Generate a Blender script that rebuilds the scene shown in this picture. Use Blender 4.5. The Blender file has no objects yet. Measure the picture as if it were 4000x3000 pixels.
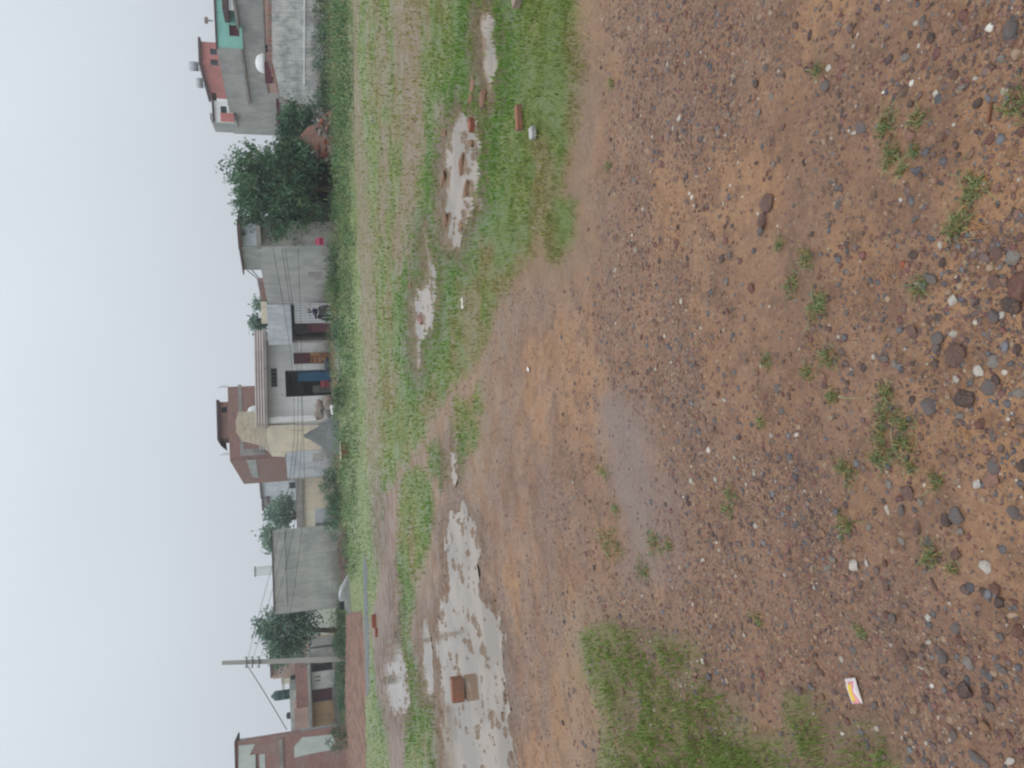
import bpy, bmesh, math, random
import numpy as np
from mathutils import Matrix, Vector, Euler
rng = np.random.default_rng(7); random.seed(7)
scene = bpy.context.scene
COL = scene.collection

# ------------------------------------------------------------------ camera
# The picture was taken with the phone held sideways: the camera is rolled by
# about 90 degrees, pitched 15.5 degrees down, 1.55 m above the wet ground.
FPX, CX, CY, EYE = 3000.0, 2000.0, 1500.0, 1.55
_n = np.array([10843.0, 470.0, -FPX]); _n /= np.linalg.norm(_n)
_up = -_n; _f = np.array([0, 0, -1.0]); _fw = _f - _up * _f.dot(_up); _fw /= np.linalg.norm(_fw)
RW = np.array([np.cross(_fw, _up), _fw, _up])
cam_d = bpy.data.cameras.new('camera'); cam = bpy.data.objects.new('camera', cam_d); COL.objects.link(cam)
cam.matrix_world = Matrix([list(RW[0]) + [0], list(RW[1]) + [0], list(RW[2]) + [EYE], [0, 0, 0, 1]])
cam_d.sensor_width = 36; cam_d.lens = FPX / 4000 * 36; cam_d.clip_start = 0.05; cam_d.clip_end = 3000
scene.camera = cam

# ------------------------------------------------------------------ light
w = bpy.data.worlds.new('World'); scene.world = w; w.use_nodes = True
nt = w.node_tree; nt.nodes.clear()
N = nt.nodes.new; L = nt.links.new
out = N('ShaderNodeOutputWorld'); bg = N('ShaderNodeBackground'); bg.inputs['Strength'].default_value = 0.1
SUN_EL, SUN_ROT = math.radians(62), math.radians(200)
sky = N('ShaderNodeTexSky'); sky.sky_type = 'NISHITA'; sky.sun_disc = False
sky.sun_elevation = SUN_EL; sky.sun_rotation = SUN_ROT; sky.dust_density = 6; sky.air_density = 1.5
tc = N('ShaderNodeTexCoord'); sep = N('ShaderNodeSeparateXYZ'); ramp = N('ShaderNodeValToRGB')
L(tc.outputs['Generated'], sep.inputs[0]); L(sep.outputs['Z'], ramp.inputs[0])
el = ramp.color_ramp.elements
el[0].position = 0.0; el[0].color = (0.575, 0.61, 0.665, 1)
el[1].position = 1.0; el[1].color = (1.22, 1.24, 1.27, 1)
e = el.new(0.32); e.color = (0.66, 0.735, 0.79, 1)
cn = N('ShaderNodeTexNoise'); cn.inputs['Scale'].default_value = 1.6; cn.inputs['Detail'].default_value = 3
L(tc.outputs['Generated'], cn.inputs[0])
mr = N('ShaderNodeMapRange'); mr.inputs[1].default_value = .3; mr.inputs[2].default_value = .7; mr.inputs[3].default_value = 9.4; mr.inputs[4].default_value = 10.4
L(cn.outputs[0], mr.inputs[0])
vm = N('ShaderNodeVectorMath'); vm.operation = 'SCALE'; L(ramp.outputs[0], vm.inputs[0]); L(mr.outputs[0], vm.inputs['Scale'])
mx = N('ShaderNodeMix'); mx.data_type = 'RGBA'; mx.inputs[0].default_value = 0.94
L(sky.outputs[0], mx.inputs[6]); L(vm.outputs[0], mx.inputs[7]); L(mx.outputs[2], bg.inputs['Color']); L(bg.outputs[0], out.inputs['Surface'])
sd = bpy.data.lights.new('sun', 'SUN'); sd.energy = 0.5; sd.angle = math.radians(35); sd.color = (1, .98, .95)
sun = bpy.data.objects.new('sun', sd); COL.objects.link(sun)
sun.rotation_euler = Vector((math.sin(SUN_ROT) * math.cos(SUN_EL), math.cos(SUN_ROT) * math.cos(SUN_EL), math.sin(SUN_EL))).to_track_quat('Z', 'Y').to_euler()
scene.view_settings.view_transform = 'Standard'; scene.view_settings.look = 'None'
scene.view_settings.exposure = 0.16; scene.view_settings.gamma = 1.0
scene.render.engine = 'CYCLES'
scene.cycles.max_bounces = 5; scene.cycles.transparent_max_bounces = 6; scene.cycles.filter_width = 2.2
scene.cycles.use_denoising = True

# ------------------------------------------------------------------ survey helpers: points of the photograph -> points of the place
def ray(x, y): return RW @ np.array([x - CX, -(y - CY), -FPX])
def G(x, y, z=0.0):
    r = ray(x, y); t = (z - EYE) / r[2]; return np.array([r[0] * t, r[1] * t])
def GV(x, y):
    x = np.asarray(x, float); y = np.asarray(y, float)
    r = np.stack([x - CX, -(y - CY), np.full_like(x, -FPX)], -1) @ RW.T
    t = -EYE / r[..., 2]; return r[..., 0] * t, r[..., 1] * t
def AT(x, y, D):                                   # the point on that ray whose forward distance is D
    r = ray(x, y); t = D / r[1]; return Vector((r[0] * t, D, EYE + r[2] * t))

def tag(o, label=None, cat=None, group=None, kind=None):
    if label: o['label'] = label
    if cat: o['category'] = cat
    if group: o['group'] = group
    if kind: o['kind'] = kind
    return o
def empty(name, loc, rz=0.0, label=None, cat=None, group=None):
    o = bpy.data.objects.new(name, None); COL.objects.link(o); o.location = loc; o.rotation_euler = (0, 0, rz)
    o.empty_display_size = .2
    return tag(o, label, cat, group)
def link(name, me, mat=None, parent=None):
    o = bpy.data.objects.new(name, me); COL.objects.link(o)
    if mat: me.materials.append(mat)
    if parent: o.parent = parent
    return o
def npmesh(name, V, F, col=None, smooth=False):
    V = np.asarray(V, np.float32); F = np.asarray(F, np.int32); k = F.shape[1]
    me = bpy.data.meshes.new(name)
    me.vertices.add(len(V)); me.vertices.foreach_set('co', V.ravel())
    me.loops.add(F.size); me.loops.foreach_set('vertex_index', F.ravel())
    me.polygons.add(len(F)); me.polygons.foreach_set('loop_start', np.arange(0, F.size, k, dtype=np.int32))
    me.polygons.foreach_set('loop_total', np.full(len(F), k, np.int32))
    me.polygons.foreach_set('use_smooth', np.full(len(F), smooth, bool))
    if col is not None:
        a = me.color_attributes.new('Col', 'FLOAT_COLOR', 'POINT')
        c = np.ones((len(V), 4), np.float32); c[:, :np.shape(col)[-1]] = col; a.data.foreach_set('color', c.ravel())
    me.update(calc_edges=True); me.validate()
    return me

class MB:                                           # collects shapes into one mesh
    def __init__(s): s.v = []; s.f = []
    def box(s, x0, x1, y0, y1, z0, z1):
        b = len(s.v)
        s.v += [(x, y, z) for z in (z0, z1) for y in (y0, y1) for x in (x0, x1)]
        s.f += [tuple(b + i for i in q) for q in ((0, 2, 3, 1), (4, 5, 7, 6), (0, 1, 5, 4), (2, 6, 7, 3), (0, 4, 6, 2), (1, 3, 7, 5))]
        return s
    def prism(s, pts, y0, y1):                      # polygon in (x,z) extruded along y
        b = len(s.v); n = len(pts)
        s.v += [(p[0], y0, p[1]) for p in pts] + [(p[0], y1, p[1]) for p in pts]
        s.f += [tuple(range(b, b + n)), tuple(range(b + 2 * n - 1, b + n - 1, -1))]
        s.f += [(b + i, b + n + i, b + n + (i + 1) % n, b + (i + 1) % n) for i in range(n)]
        return s
    def grid(s, xs, zs, hole, y0, y1):              # slab with openings
        nx, nz = len(xs) - 1, len(zs) - 1
        solid = [[not hole((xs[i] + xs[i + 1]) / 2, (zs[j] + zs[j + 1]) / 2) for j in range(nz)] for i in range(nx)]
        S = lambda i, j: 0 <= i < nx and 0 <= j < nz and solid[i][j]
        def q(*p): b = len(s.v); s.v.extend(p); s.f.append((b, b + 1, b + 2, b + 3))
        for i in range(nx):
            for j in range(nz):
                if not solid[i][j]: continue
                a, c, d, e = xs[i], xs[i + 1], zs[j], zs[j + 1]
                q((a, y0, d), (c, y0, d), (c, y0, e), (a, y0, e)); q((a, y1, d), (a, y1, e), (c, y1, e), (c, y1, d))
                if not S(i - 1, j): q((a, y0, d), (a, y0, e), (a, y1, e), (a, y1, d))
                if not S(i + 1, j): q((c, y0, d), (c, y1, d), (c, y1, e), (c, y0, e))
                if not S(i, j - 1): q((a, y0, d), (a, y1, d), (c, y1, d), (c, y0, d))
                if not S(i, j + 1): q((a, y0, e), (c, y0, e), (c, y1, e), (a, y1, e))
        return s
    def tube(s, pts, rad, n=8, cap=True):
        b = len(s.v); pts = [Vector(p) for p in pts]
        if not hasattr(rad, '__len__'): rad = [rad] * len(pts)
        for i, p in enumerate(pts):
            d = (pts[min(i + 1, len(pts) - 1)] - pts[max(i - 1, 0)]).normalized()
            a = d.orthogonal().normalized() if i == 0 else (a - d * a.dot(d)).normalized()
            c = d.cross(a)
            for k in range(n):
                t = 2 * math.pi * k / n; s.v.append(tuple(p + (a * math.cos(t) + c * math.sin(t)) * rad[i]))
        for i in range(len(pts) - 1):
            for k in range(n):
                k2 = (k + 1) % n; s.f.append((b + i * n + k, b + i * n + k2, b + (i + 1) * n + k2, b + (i + 1) * n + k))
        if cap: s.f.append(tuple(range(b + n - 1, b - 1, -1))); s.f.append(tuple(b + (len(pts) - 1) * n + k for k in range(n)))
        return s
    def lathe(s, prof, c=(0, 0, 0), n=20):          # profile of (r,z)
        b = len(s.v)
        for r, z in prof:
            for k in range(n):
                t = 2 * math.pi * k / n; s.v.append((c[0] + r * math.cos(t), c[1] + r * math.sin(t), c[2] + z))
        for i in range(len(prof) - 1):
            for k in range(n):
                k2 = (k + 1) % n; s.f.append((b + i * n + k, b + i * n + k2, b + (i + 1) * n + k2, b + (i + 1) * n + k))
        s.f.append(tuple(range(b + n - 1, b - 1, -1))); s.f.append(tuple(b + (len(prof) - 1) * n + k for k in range(n)))
        return s
    def build(s, name, mat, parent=None, smooth=False, bev=0.0):
        me = bpy.data.meshes.new(name); me.from_pydata(s.v, [], s.f); me.update()
        bm = bmesh.new(); bm.from_mesh(me)
        if bev:
            bmesh.ops.remove_doubles(bm, verts=bm.verts, dist=1e-5)
            bmesh.ops.bevel(bm, geom=bm.edges[:], offset=bev, segments=2, affect='EDGES')
        bmesh.ops.recalc_face_normals(bm, faces=bm.faces); bm.to_mesh(me); bm.free()
        if smooth: me.polygons.foreach_set('use_smooth', [True] * len(me.polygons))
        return link(name, me, mat, parent)

# ------------------------------------------------------------------ materials
def lin(r, g, b, k=1.0):
    f = lambda c: (c / 255 / 12.92 if c / 255 <= .04045 else ((c / 255 + .055) / 1.055) ** 2.4)
    return (f(r) * k, f(g) * k, f(b) * k, 1)
class MT:
    def __init__(s, name):
        s.m = bpy.data.materials.new(name); s.m.use_nodes = True; s.t = s.m.node_tree; s.t.nodes.clear()
        s.o = s.n('ShaderNodeOutputMaterial'); s.p = s.n('ShaderNodeBsdfPrincipled'); s.l(s.p.outputs[0], s.o.inputs[0])
    def n(s, k, **a):
        x = s.t.nodes.new(k)
        for q, v in a.items(): setattr(x, q, v)
        return x
    def l(s, a, b): s.t.links.new(a, b)
    def coord(s, scale=(1, 1, 1)):
        c = s.n('ShaderNodeTexCoord'); m = s.n('ShaderNodeMapping'); m.inputs['Scale'].default_value = scale
        s.l(c.outputs['Object'], m.inputs[0]); return m.outputs[0]
    def noise(s, sc, detail=4, rough=.55, scale=(1, 1, 1), vec=None):
        x = s.n('ShaderNodeTexNoise'); x.inputs['Scale'].default_value = sc; x.inputs['Detail'].default_value = detail; x.inputs['Roughness'].default_value = rough
        s.l(vec or s.coord(scale), x.inputs[0]); return x.outputs[0]
    def rng(s, v, a, b, c=0., d=1.):
        x = s.n('ShaderNodeMapRange', interpolation_type='SMOOTHSTEP'); s.l(v, x.inputs[0])
        for i, q in enumerate((a, b, c, d)): x.inputs[i + 1].default_value = q
        return x.outputs[0]
    def mix(s, f, a, b, mode='MIX'):
        x = s.n('ShaderNodeMix', data_type='RGBA', blend_type=mode)
        for i, q in ((0, f), (6, a), (7, b)):
            if hasattr(q, 'links'): s.l(q, x.inputs[i])
            else: x.inputs[i].default_value = q
        return x.outputs[2]
    def bump(s, h, st=.3, dist=.02):
        x = s.n('ShaderNodeBump'); x.inputs['Strength'].default_value = st; x.inputs['Distance'].default_value = dist
        s.l(h, x.inputs['Height']); s.l(x.outputs[0], s.p.inputs['Normal'])
    def fin(s, col, rough=.8, spec=.3):
        if hasattr(col, 'links'): s.l(col, s.p.inputs['Base Color'])
        else: s.p.inputs['Base Color'].default_value = col
        s.p.inputs['Roughness'].default_value = rough; s.p.inputs['Specular IOR Level'].default_value = spec
        return s.m
def plaster(name, c, c2=None, streak=.5, rough=.85, k=1.0, k2=.7, sc=1.0):
    m = MT(name); a = lin(*c, k); b = lin(*(c2 or [x * .72 for x in c]), k)
    n1 = m.rng(m.noise(.9 * sc, 6, .62), .38, .66); n2 = m.rng(m.noise(2.2 * sc, 5, .7, (3, 3, .35)), .45, .75, 0, streak)
    col = m.mix(n1, a, m.mix(.55, a, b)); col = m.mix(n2, col, b)
    sz = m.n('ShaderNodeSeparateXYZ'); m.l(m.coord(), sz.inputs[0]); ah = m.n('ShaderNodeMath', operation='MULTIPLY_ADD'); m.l(m.noise(1.7, 5, .65), ah.inputs[0]); ah.inputs[1].default_value = -1.6; m.l(sz.outputs[2], ah.inputs[2])
    col = m.mix(m.rng(ah.outputs[0], .1, -.7, 0, .6), col, lin(112, 106, 94)); n4 = m.rng(m.noise(3.2, 6, .75, (1.6, 1.6, .22)), .52, .78, 0, .5); col = m.mix(n4, col, lin(104, 104, 102))
    n3 = m.noise(34, 3, .6); col = m.mix(m.rng(n3, .35, .75, 0, .25), col, m.mix(.5, col, (0, 0, 0, 1)))
    m.bump(m.noise(18, 4), .25, .01); return m.fin(col, rough)
def brickmat(name, c1, c2, mortar, k=1.0, scale=1.0, stain=.5):
    m = MT(name); tcn = m.n('ShaderNodeTexCoord'); sp = m.n('ShaderNodeSeparateXYZ'); cb = m.n('ShaderNodeCombineXYZ')
    m.l(tcn.outputs['Object'], sp.inputs[0])
    ad = m.n('ShaderNodeMath', operation='ADD'); m.l(sp.outputs[0], ad.inputs[0]); m.l(sp.outputs[1], ad.inputs[1])
    m.l(ad.outputs[0], cb.inputs[0]); m.l(sp.outputs[2], cb.inputs[1])
    b = m.n('ShaderNodeTexBrick'); m.l(cb.outputs[0], b.inputs['Vector'])
    b.inputs['Color1'].default_value = lin(*c1, k); b.inputs['Color2'].default_value = lin(*c2, k); b.inputs['Mortar'].default_value = lin(*mortar, k)
    b.inputs['Scale'].default_value = scale; b.inputs['Brick Width'].default_value = .24; b.inputs['Row Height'].default_value = .085
    b.inputs['Mortar Size'].default_value = .008; b.inputs['Bias'].default_value = -.2
    n1 = m.rng(m.noise(.8, 5, .65), .42, .7, 0, stain); col = m.mix(n1, b.outputs[0], lin(*mortar, k * .8))
    n2 = m.rng(m.noise(5, 3), .3, .7, 0, .35); col = m.mix(n2, col, m.mix(.45, col, (0, 0, 0, 1)))
    m.bump(b.outputs['Fac'], .3, .01); return m.fin(col, .9)
def plain(name, c, rough=.6, k=1.0, var=.25, sc=6.0, metal=0.0, spec=.4):
    m = MT(name); a = lin(*c, k); col = m.mix(m.rng(m.noise(sc, 4), .35, .7, 0, var), a, tuple([x * .45 for x in a[:3]]) + (1,))
    m.p.inputs['Metallic'].default_value = metal; return m.fin(col, rough, spec)
def stripes(name, c1, c2, freq, axis='X', k=1.0, rough=.6, sharp=(.4, .6)):
    m = MT(name); wv = m.n('ShaderNodeTexWave', wave_type='BANDS', bands_direction=axis); wv.inputs['Scale'].default_value = freq; wv.inputs['Distortion'].default_value = .25
    m.l(m.coord(), wv.inputs[0]); col = m.mix(m.rng(wv.outputs['Fac'], *sharp), lin(*c1, k), lin(*c2, k))
    n1 = m.rng(m.noise(1.6, 5), .4, .7, 0, .5); col = m.mix(n1, col, m.mix(.4, col, (.05, .05, .05, 1)))
    m.bump(wv.outputs['Fac'], .6, .02); return m.fin(col, rough)
def leafmat(name, rough=.55):
    m = MT(name); a = m.n('ShaderNodeVertexColor', layer_name='Col'); m.p.inputs['Subsurface Weight'].default_value = 0.0
    tr = m.n('ShaderNodeBsdfTranslucent'); m.l(a.outputs[0], tr.inputs[0]); ms = m.n('ShaderNodeMixShader'); ms.inputs[0].default_value = .25
    m.l(m.p.outputs[0], ms.inputs[1]); m.l(tr.outputs[0], ms.inputs[2]); m.l(ms.outputs[0], m.o.inputs[0])
    return m.fin(a.outputs[0], rough, .35)
M = {}
M['leaf'] = leafmat('leaves')
M['bark'] = plain('bark', (92, 76, 64), .9, var=.6, sc=9)
M['concrete'] = plaster('grey cement plaster', (182, 184, 180), (132, 136, 138), .7, sc=1.3)
M['concrete2'] = plaster('weathered cement plaster', (186, 188, 186), (140, 145, 148), .55, sc=1.3)
M['rough_wall'] = plaster('patchy raw cement', (212, 216, 214), (112, 120, 126), .95, sc=2.6)
M['slab'] = plaster('roof slab concrete', (164, 162, 158), (110, 106, 106), .7)
M['darkslab'] = plaster('stained slab edge', (104, 84, 86), (70, 62, 68), .5)
M['mint'] = plaster('mint green paint', (150, 212, 200), (128, 190, 182), .15, k2=.5)
M['pink'] = plaster('salmon pink paint', (210, 138, 134), (184, 114, 112), .3)
M['white'] = plaster('whitewash', (244, 247, 247), (208, 213, 214), .2)
M['cream'] = plaster('cream limewash', (232, 222, 198), (190, 186, 176), .5, sc=1.5)
M['bluewhite'] = plaster('bluish whitewash', (206, 212, 218), (156, 166, 178), .6, sc=1.5)
M['yellow'] = plaster('ochre yellow paint', (214, 182, 140), (176, 150, 124), .3)
M['salmon'] = plaster('faded salmon paint', (204, 172, 158), (160, 142, 136), .4)
M['brick'] = brickmat('red brick', (164, 122, 114), (140, 102, 96), (168, 150, 142), .9, stain=.75)
M['brick2'] = brickmat('red brick with plaster smears', (172, 122, 112), (146, 100, 94), (180, 166, 158), .9, stain=.85)
M['ochrebrick'] = brickmat('ochre brick', (204, 192, 168), (172, 158, 138), (216, 208, 192), 1.0, stain=.9)
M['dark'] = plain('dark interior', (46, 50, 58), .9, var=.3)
M['glass'] = plain('dim window glass', (52, 60, 70), .25, var=.2)
M['maroon'] = plain('maroon paint', (98, 52, 62), .6)
M['blue'] = plain('blue sheet metal', (44, 104, 140), .5)
M['teal'] = plain('dark teal plastic', (30, 74, 74), .5)
M['whiteplastic'] = plain('white plastic', (226, 230, 230), .4, var=.12)
M['black'] = plain('black rubber and steel', (34, 38, 46), .5)
M['steel'] = plain('grey steel', (120, 124, 128), .4, metal=.6)
M['tin'] = stripes('ribbed pale tin', (196, 202, 206), (160, 166, 170), 2.4, 'X')
M['tin2'] = stripes('cream ribbed sheet', (212, 208, 196), (120, 112, 106), 6, 'Z')
M['parapet'] = stripes('rusty white railing bands', (220, 220, 218), (142, 104, 94), 2.6, 'Z', sharp=(.35, .65))
M['pole'] = plaster('cast concrete', (178, 178, 172), (150, 150, 148), .2)
M['gravel'] = plain('grey crushed stone', (118, 122, 124), .9, var=.7, sc=22)
M['orangebrick'] = plaster('orange clay brick', (196, 108, 74), (152, 98, 74), .6, sc=9)
M['redbrick'] = plain('wet red brick', (150, 88, 68), .7, var=.5, sc=20)
M['clod'] = plain('brown mud clod', (142, 112, 92), .9, var=.5, sc=18)
M['cloth'] = plain('pink cloth', (206, 96, 128), .9)
M['redcloth'] = plain('dusty red cloth', (150, 70, 84), .9, var=.5)
M['tanwood'] = plain('tan wood', (190, 140, 96), .7, var=.5)
M['brownwood'] = plain('brown wood', (128, 86, 62), .7, var=.5)
M['sack'] = plain('grey brown sacking', (150, 138, 130), .95, var=.6, sc=5)

# ------------------------------------------------------------------ numpy noise
def vnoise(x, y, seed=0):
    xi = np.floor(x).astype(np.int64); yi = np.floor(y).astype(np.int64); xf = x - xi; yf = y - yi
    def h(a, b):
        n = (a * 374761393 + b * 668265263 + seed * 974634777) & 0xffffffff
        n = ((n ^ (n >> 13)) * 1274126177) & 0xffffffff
        return ((n ^ (n >> 16)) & 0xffff) / 65535.0
    u = xf * xf * (3 - 2 * xf); v = yf * yf * (3 - 2 * yf)
    return (h(xi, yi) * (1 - u) + h(xi + 1, yi) * u) * (1 - v) + (h(xi, yi + 1) * (1 - u) + h(xi + 1, yi + 1) * u) * v
def fbm(x, y, o=4, seed=0, g=.5):
    s = 0; a = 1; t = 0
    for i in range(o): s = s + a * vnoise(x * 2 ** i + i * 17.3, y * 2 ** i - i * 9.1, seed + i); t += a; a *= g
    return s / t
def ss(x, a, b): t = np.clip((x - a) / (b - a), 0, 1); return t * t * (3 - 2 * t)

# ------------------------------------------------------------------ ground: one polar sheet around the camera
R1 = np.exp(np.linspace(math.log(.35), math.log(1.0), 30))[:-1]
R2 = np.exp(np.linspace(0, math.log(46), 760)); R3 = np.exp(np.linspace(math.log(48), math.log(900), 16))
RR = np.concatenate([R1, R2, R3])
TD = np.radians(np.concatenate([np.linspace(-180, -37, 30)[:-1], np.linspace(-37, 37, 900), np.linspace(37, 180, 30)[1:]]))
TT, RG = np.meshgrid(TD, RR); GX = RG * np.sin(TT); GY = RG * np.cos(TT)
Uc, Vc = 3 * TT, np.log(RG)                      # polygons are tested by bearing and log distance
wob_u = (fbm(GX * 3 / np.maximum(RG, 1) * 6, GY * 3 / np.maximum(RG, 1) * 6, 4, 3) - .5)
wob = fbm(GX * 2.2, GY * 2.2, 5, 11, .6) - .5
def poly_sd(px, wobble=.05):
    g = np.array([G(a, b) for a, b in px]); P = np.stack([3 * np.arctan2(g[:, 0], g[:, 1]), np.log(np.hypot(g[:, 0], g[:, 1]))], 1)
    out = np.full(GX.shape, -9.0)
    pad = .5
    sel = (Uc > P[:, 0].min() - pad) & (Uc < P[:, 0].max() + pad) & (Vc > P[:, 1].min() - pad) & (Vc < P[:, 1].max() + pad)
    u = Uc[sel]; v = Vc[sel]; d = np.full(u.shape, 1e9); ins = np.zeros(u.shape, bool)
    for i in range(len(P)):
        a = P[i]; b = P[(i + 1) % len(P)]; e = b - a
        t = np.clip(((u - a[0]) * e[0] + (v - a[1]) * e[1]) / (e @ e + 1e-12), 0, 1)
        d = np.minimum(d, np.hypot(u - a[0] - t * e[0], v - a[1] - t * e[1]))
        c = (a[1] > v) != (b[1] > v); xx = (b[0] - a[0]) * (v - a[1]) / (b[1] - a[1] + 1e-12) + a[0]; ins ^= c & (u < xx)
    out[sel] = np.where(ins, d, -d) + wobble * wob[sel] * 2
    return out
GRASS = [
 # the long meadow between the houses and the mud track
 [(1350, -900), (2270, -900), (2280, 0), (2300, 150), (2290, 350), (2262, 520), (2225, 640), (2175, 760), (2240, 800), (2235, 950), (2170, 1030), (2120, 920), (2090, 1010), (2030, 1050), (1985, 1130), (1930, 1200), (1912, 1300), (1880, 1400), (1810, 1480), (1745, 1540), (1700, 1610), (1655, 1700), (1630, 1770), (1585, 1800), (1545, 1880), (1500, 1920), (1480, 2300), (1450, 2420), (1350, 2420)],
 [(1570, 1860), (1640, 1810), (1685, 1900), (1695, 2000), (1690, 2080), (1665, 2170), (1640, 2260), (1620, 2350), (1600, 2480), (1640, 2600), (1690, 2700), (1710, 2850), (1705, 3400), (1600, 3400), (1590, 2850), (1580, 2600), (1556, 2400), (1555, 2100), (1560, 1950)],
 [(1450, 2450), (1470, 2700), (1500, 2780), (1520, 2900), (1535, 3400), (1440, 3400), (1425, 2800)],
 [(1700, 1720), (1730, 1760), (1745, 1850), (1720, 1890), (1690, 1840), (1685, 1760)],
 [(1795, 1545), (1850, 1580), (1865, 1700), (1835, 1770), (1800, 1860), (1790, 1740), (1780, 1640)],
 [(1862, 1500), (1895, 1520), (1892, 1600), (1868, 1600)],
 [(2280, 2480), (2400, 2410), (2600, 2440), (2700, 2480), (2780, 2570), (2740, 2640), (2930, 2740), (2980, 2850), (3120, 2880), (3170, 3000), (3300, 3400), (2330, 3400), (2370, 2800), (2290, 2650)],
 [(3080, 2690), (3200, 2700), (3260, 2800), (3440, 2780), (3560, 2960), (3600, 3300), (3200, 3300), (3090, 2850)],
 [(1360, 2180), (1450, 2180), (1440, 2380), (1375, 2420)],
]
DIRT = [
 [(1386, -600), (1384, 100), (1378, 300), (1390, 600), (1402, 900), (1416, 1200), (1438, 1500), (1448, 1900), (1462, 2200), (1500, 2200), (1485, 1900), (1478, 1500), (1470, 1250), (1462, 1000), (1445, 800), (1430, 600), (1412, 400), (1400, 100), (1404, -600)],
 [(1545, -600), (1540, 100), (1560, 350), (1580, 620), (1560, 850), (1545, 1000), (1560, 1120), (1600, 1000), (1618, 800), (1650, 600), (1660, 400), (1650, 200), (1600, 0), (1600, -600)],
 [(1710, 420), (1705, 560), (1720, 700), (1712, 900), (1740, 960), (1760, 900), (1745, 420)],
 [(1490, 500), (1500, 900), (1520, 1000), (1515, 500)],
 [(1500, 100), (1520, 100), (1530, 420), (1506, 400)],
]
PUD = [
 ('a', [(1885, 40), (1922, 60), (1930, 150), (1932, 300), (1925, 380), (1895, 385), (1885, 300), (1872, 180), (1868, 90)], .8),
 ('b', [(1800, 420), (1850, 480), (1870, 560), (1872, 690), (1870, 800), (1840, 830), (1798, 890), (1785, 975), (1758, 970), (1738, 900), (1735, 760), (1732, 600), (1762, 510), (1778, 450)], 1.5),
 ('c', [(1668, 895), (1690, 980), (1705, 1060), (1706, 1180), (1690, 1290), (1655, 1300), (1648, 1400), (1630, 1430), (1612, 1390), (1612, 1180), (1625, 1110), (1668, 1110), (1660, 1000), (1650, 930)], 1.3),
 ('d', [(1735, 2040), (1800, 2000), (1860, 2070), (1870, 2180), (1850, 2240), (1865, 2330), (1930, 2380), (1960, 2500), (1955, 2700), (1985, 2850), (2000, 3000), (2010, 3400), (1745, 3400), (1735, 2950), (1722, 2800), (1716, 2620), (1700, 2500), (1715, 2350), (1745, 2300), (1735, 2180)], 1.32),
 ('e', [(1545, 2240), (1562, 2300), (1562, 2500), (1590, 2620), (1600, 2760), (1580, 2790), (1530, 2790), (1498, 2740), (1485, 2620), (1500, 2560), (1535, 2500), (1538, 2350)], 1.5),
 ('f', [(1650, 2430), (1668, 2440), (1682, 2560), (1690, 2700), (1680, 2740), (1655, 2720), (1645, 2600)], .6),
 ('g', [(1478, 1985), (1494, 1990), (1502, 2100), (1494, 2150), (1482, 2130)], .6),
 ('h', [(1752, 1770), (1775, 1780), (1780, 1860), (1768, 1900), (1750, 1850)], .9),
]
WETP = [[(2330, 1560), (2420, 1540), (2540, 1680), (2570, 1830), (2600, 1980), (2620, 2080), (2560, 2130), (2440, 2080), (2390, 1900), (2355, 1760)],
        [(2450, 2080), (2600, 2080), (2640, 2260), (2560, 2330), (2460, 2230)],
        [(1440, 2350), (1540, 2250), (1600, 2900), (1620, 3400), (1540, 3400), (1500, 2900)]]
gm = np.full(GX.shape, -9.0)
for p in GRASS: gm = np.maximum(gm, poly_sd(p, .045))
grass = ss(gm, -.035, .03)
dm = np.full(GX.shape, -9.0)
for p in DIRT: dm = np.maximum(dm, poly_sd(p, .06))
dirt = ss(dm, -.05, .02)
lace = (fbm(GX * 9, GY * 9, 4, 141, .65) - .5) * .15 + .016
pdm = np.full(GX.shape, -9.0); isl = np.zeros(GX.shape)
for k, p, a in PUD:
    q = poly_sd(p, .03) + lace; isl = np.where(q > pdm, a, isl); pdm = np.maximum(pdm, q)
pud = ss(pdm, -.03, .05); near_p = ss(pdm, -.22, .0)
wm = np.full(GX.shape, -9.0)
for p in WETP: wm = np.maximum(wm, poly_sd(p, .08))
wet = ss(wm, -.08, .06)
pud_edge = ss(pdm, -.10, .0) * (1 - pud)

big = fbm(GX * .7, GY * .7, 4, 5) ; med = fbm(GX * 3.1, GY * 3.1, 4, 8); fine = fbm(GX * 14, GY * 14, 4, 21); vfine = fbm(GX * 60, GY * 60, 3, 31)
lo = ss(RG, 60, 45)                                # fade detail in the far skirt
z = (big - .5) * .10 * (1 - near_p) + (med - .5) * .035 * (1 - .6 * near_p) + (fine - .5) * .014 * (1 - .5 * wet) + (vfine - .5) * .004
z += grass * .022 * (1 - .5 * dirt) + grass * (med - .5) * .05 * (1 - near_p)
nz = fbm(GX * 6.0, GY * 8.0, 5, 44, .68)
z_p = -.052 + np.clip((nz - .5) * 2.6, -1, 1) * .055 * isl
z = z * (1 - pud) + pud * z_p
z *= lo
WATER_Z = -.022
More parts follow.
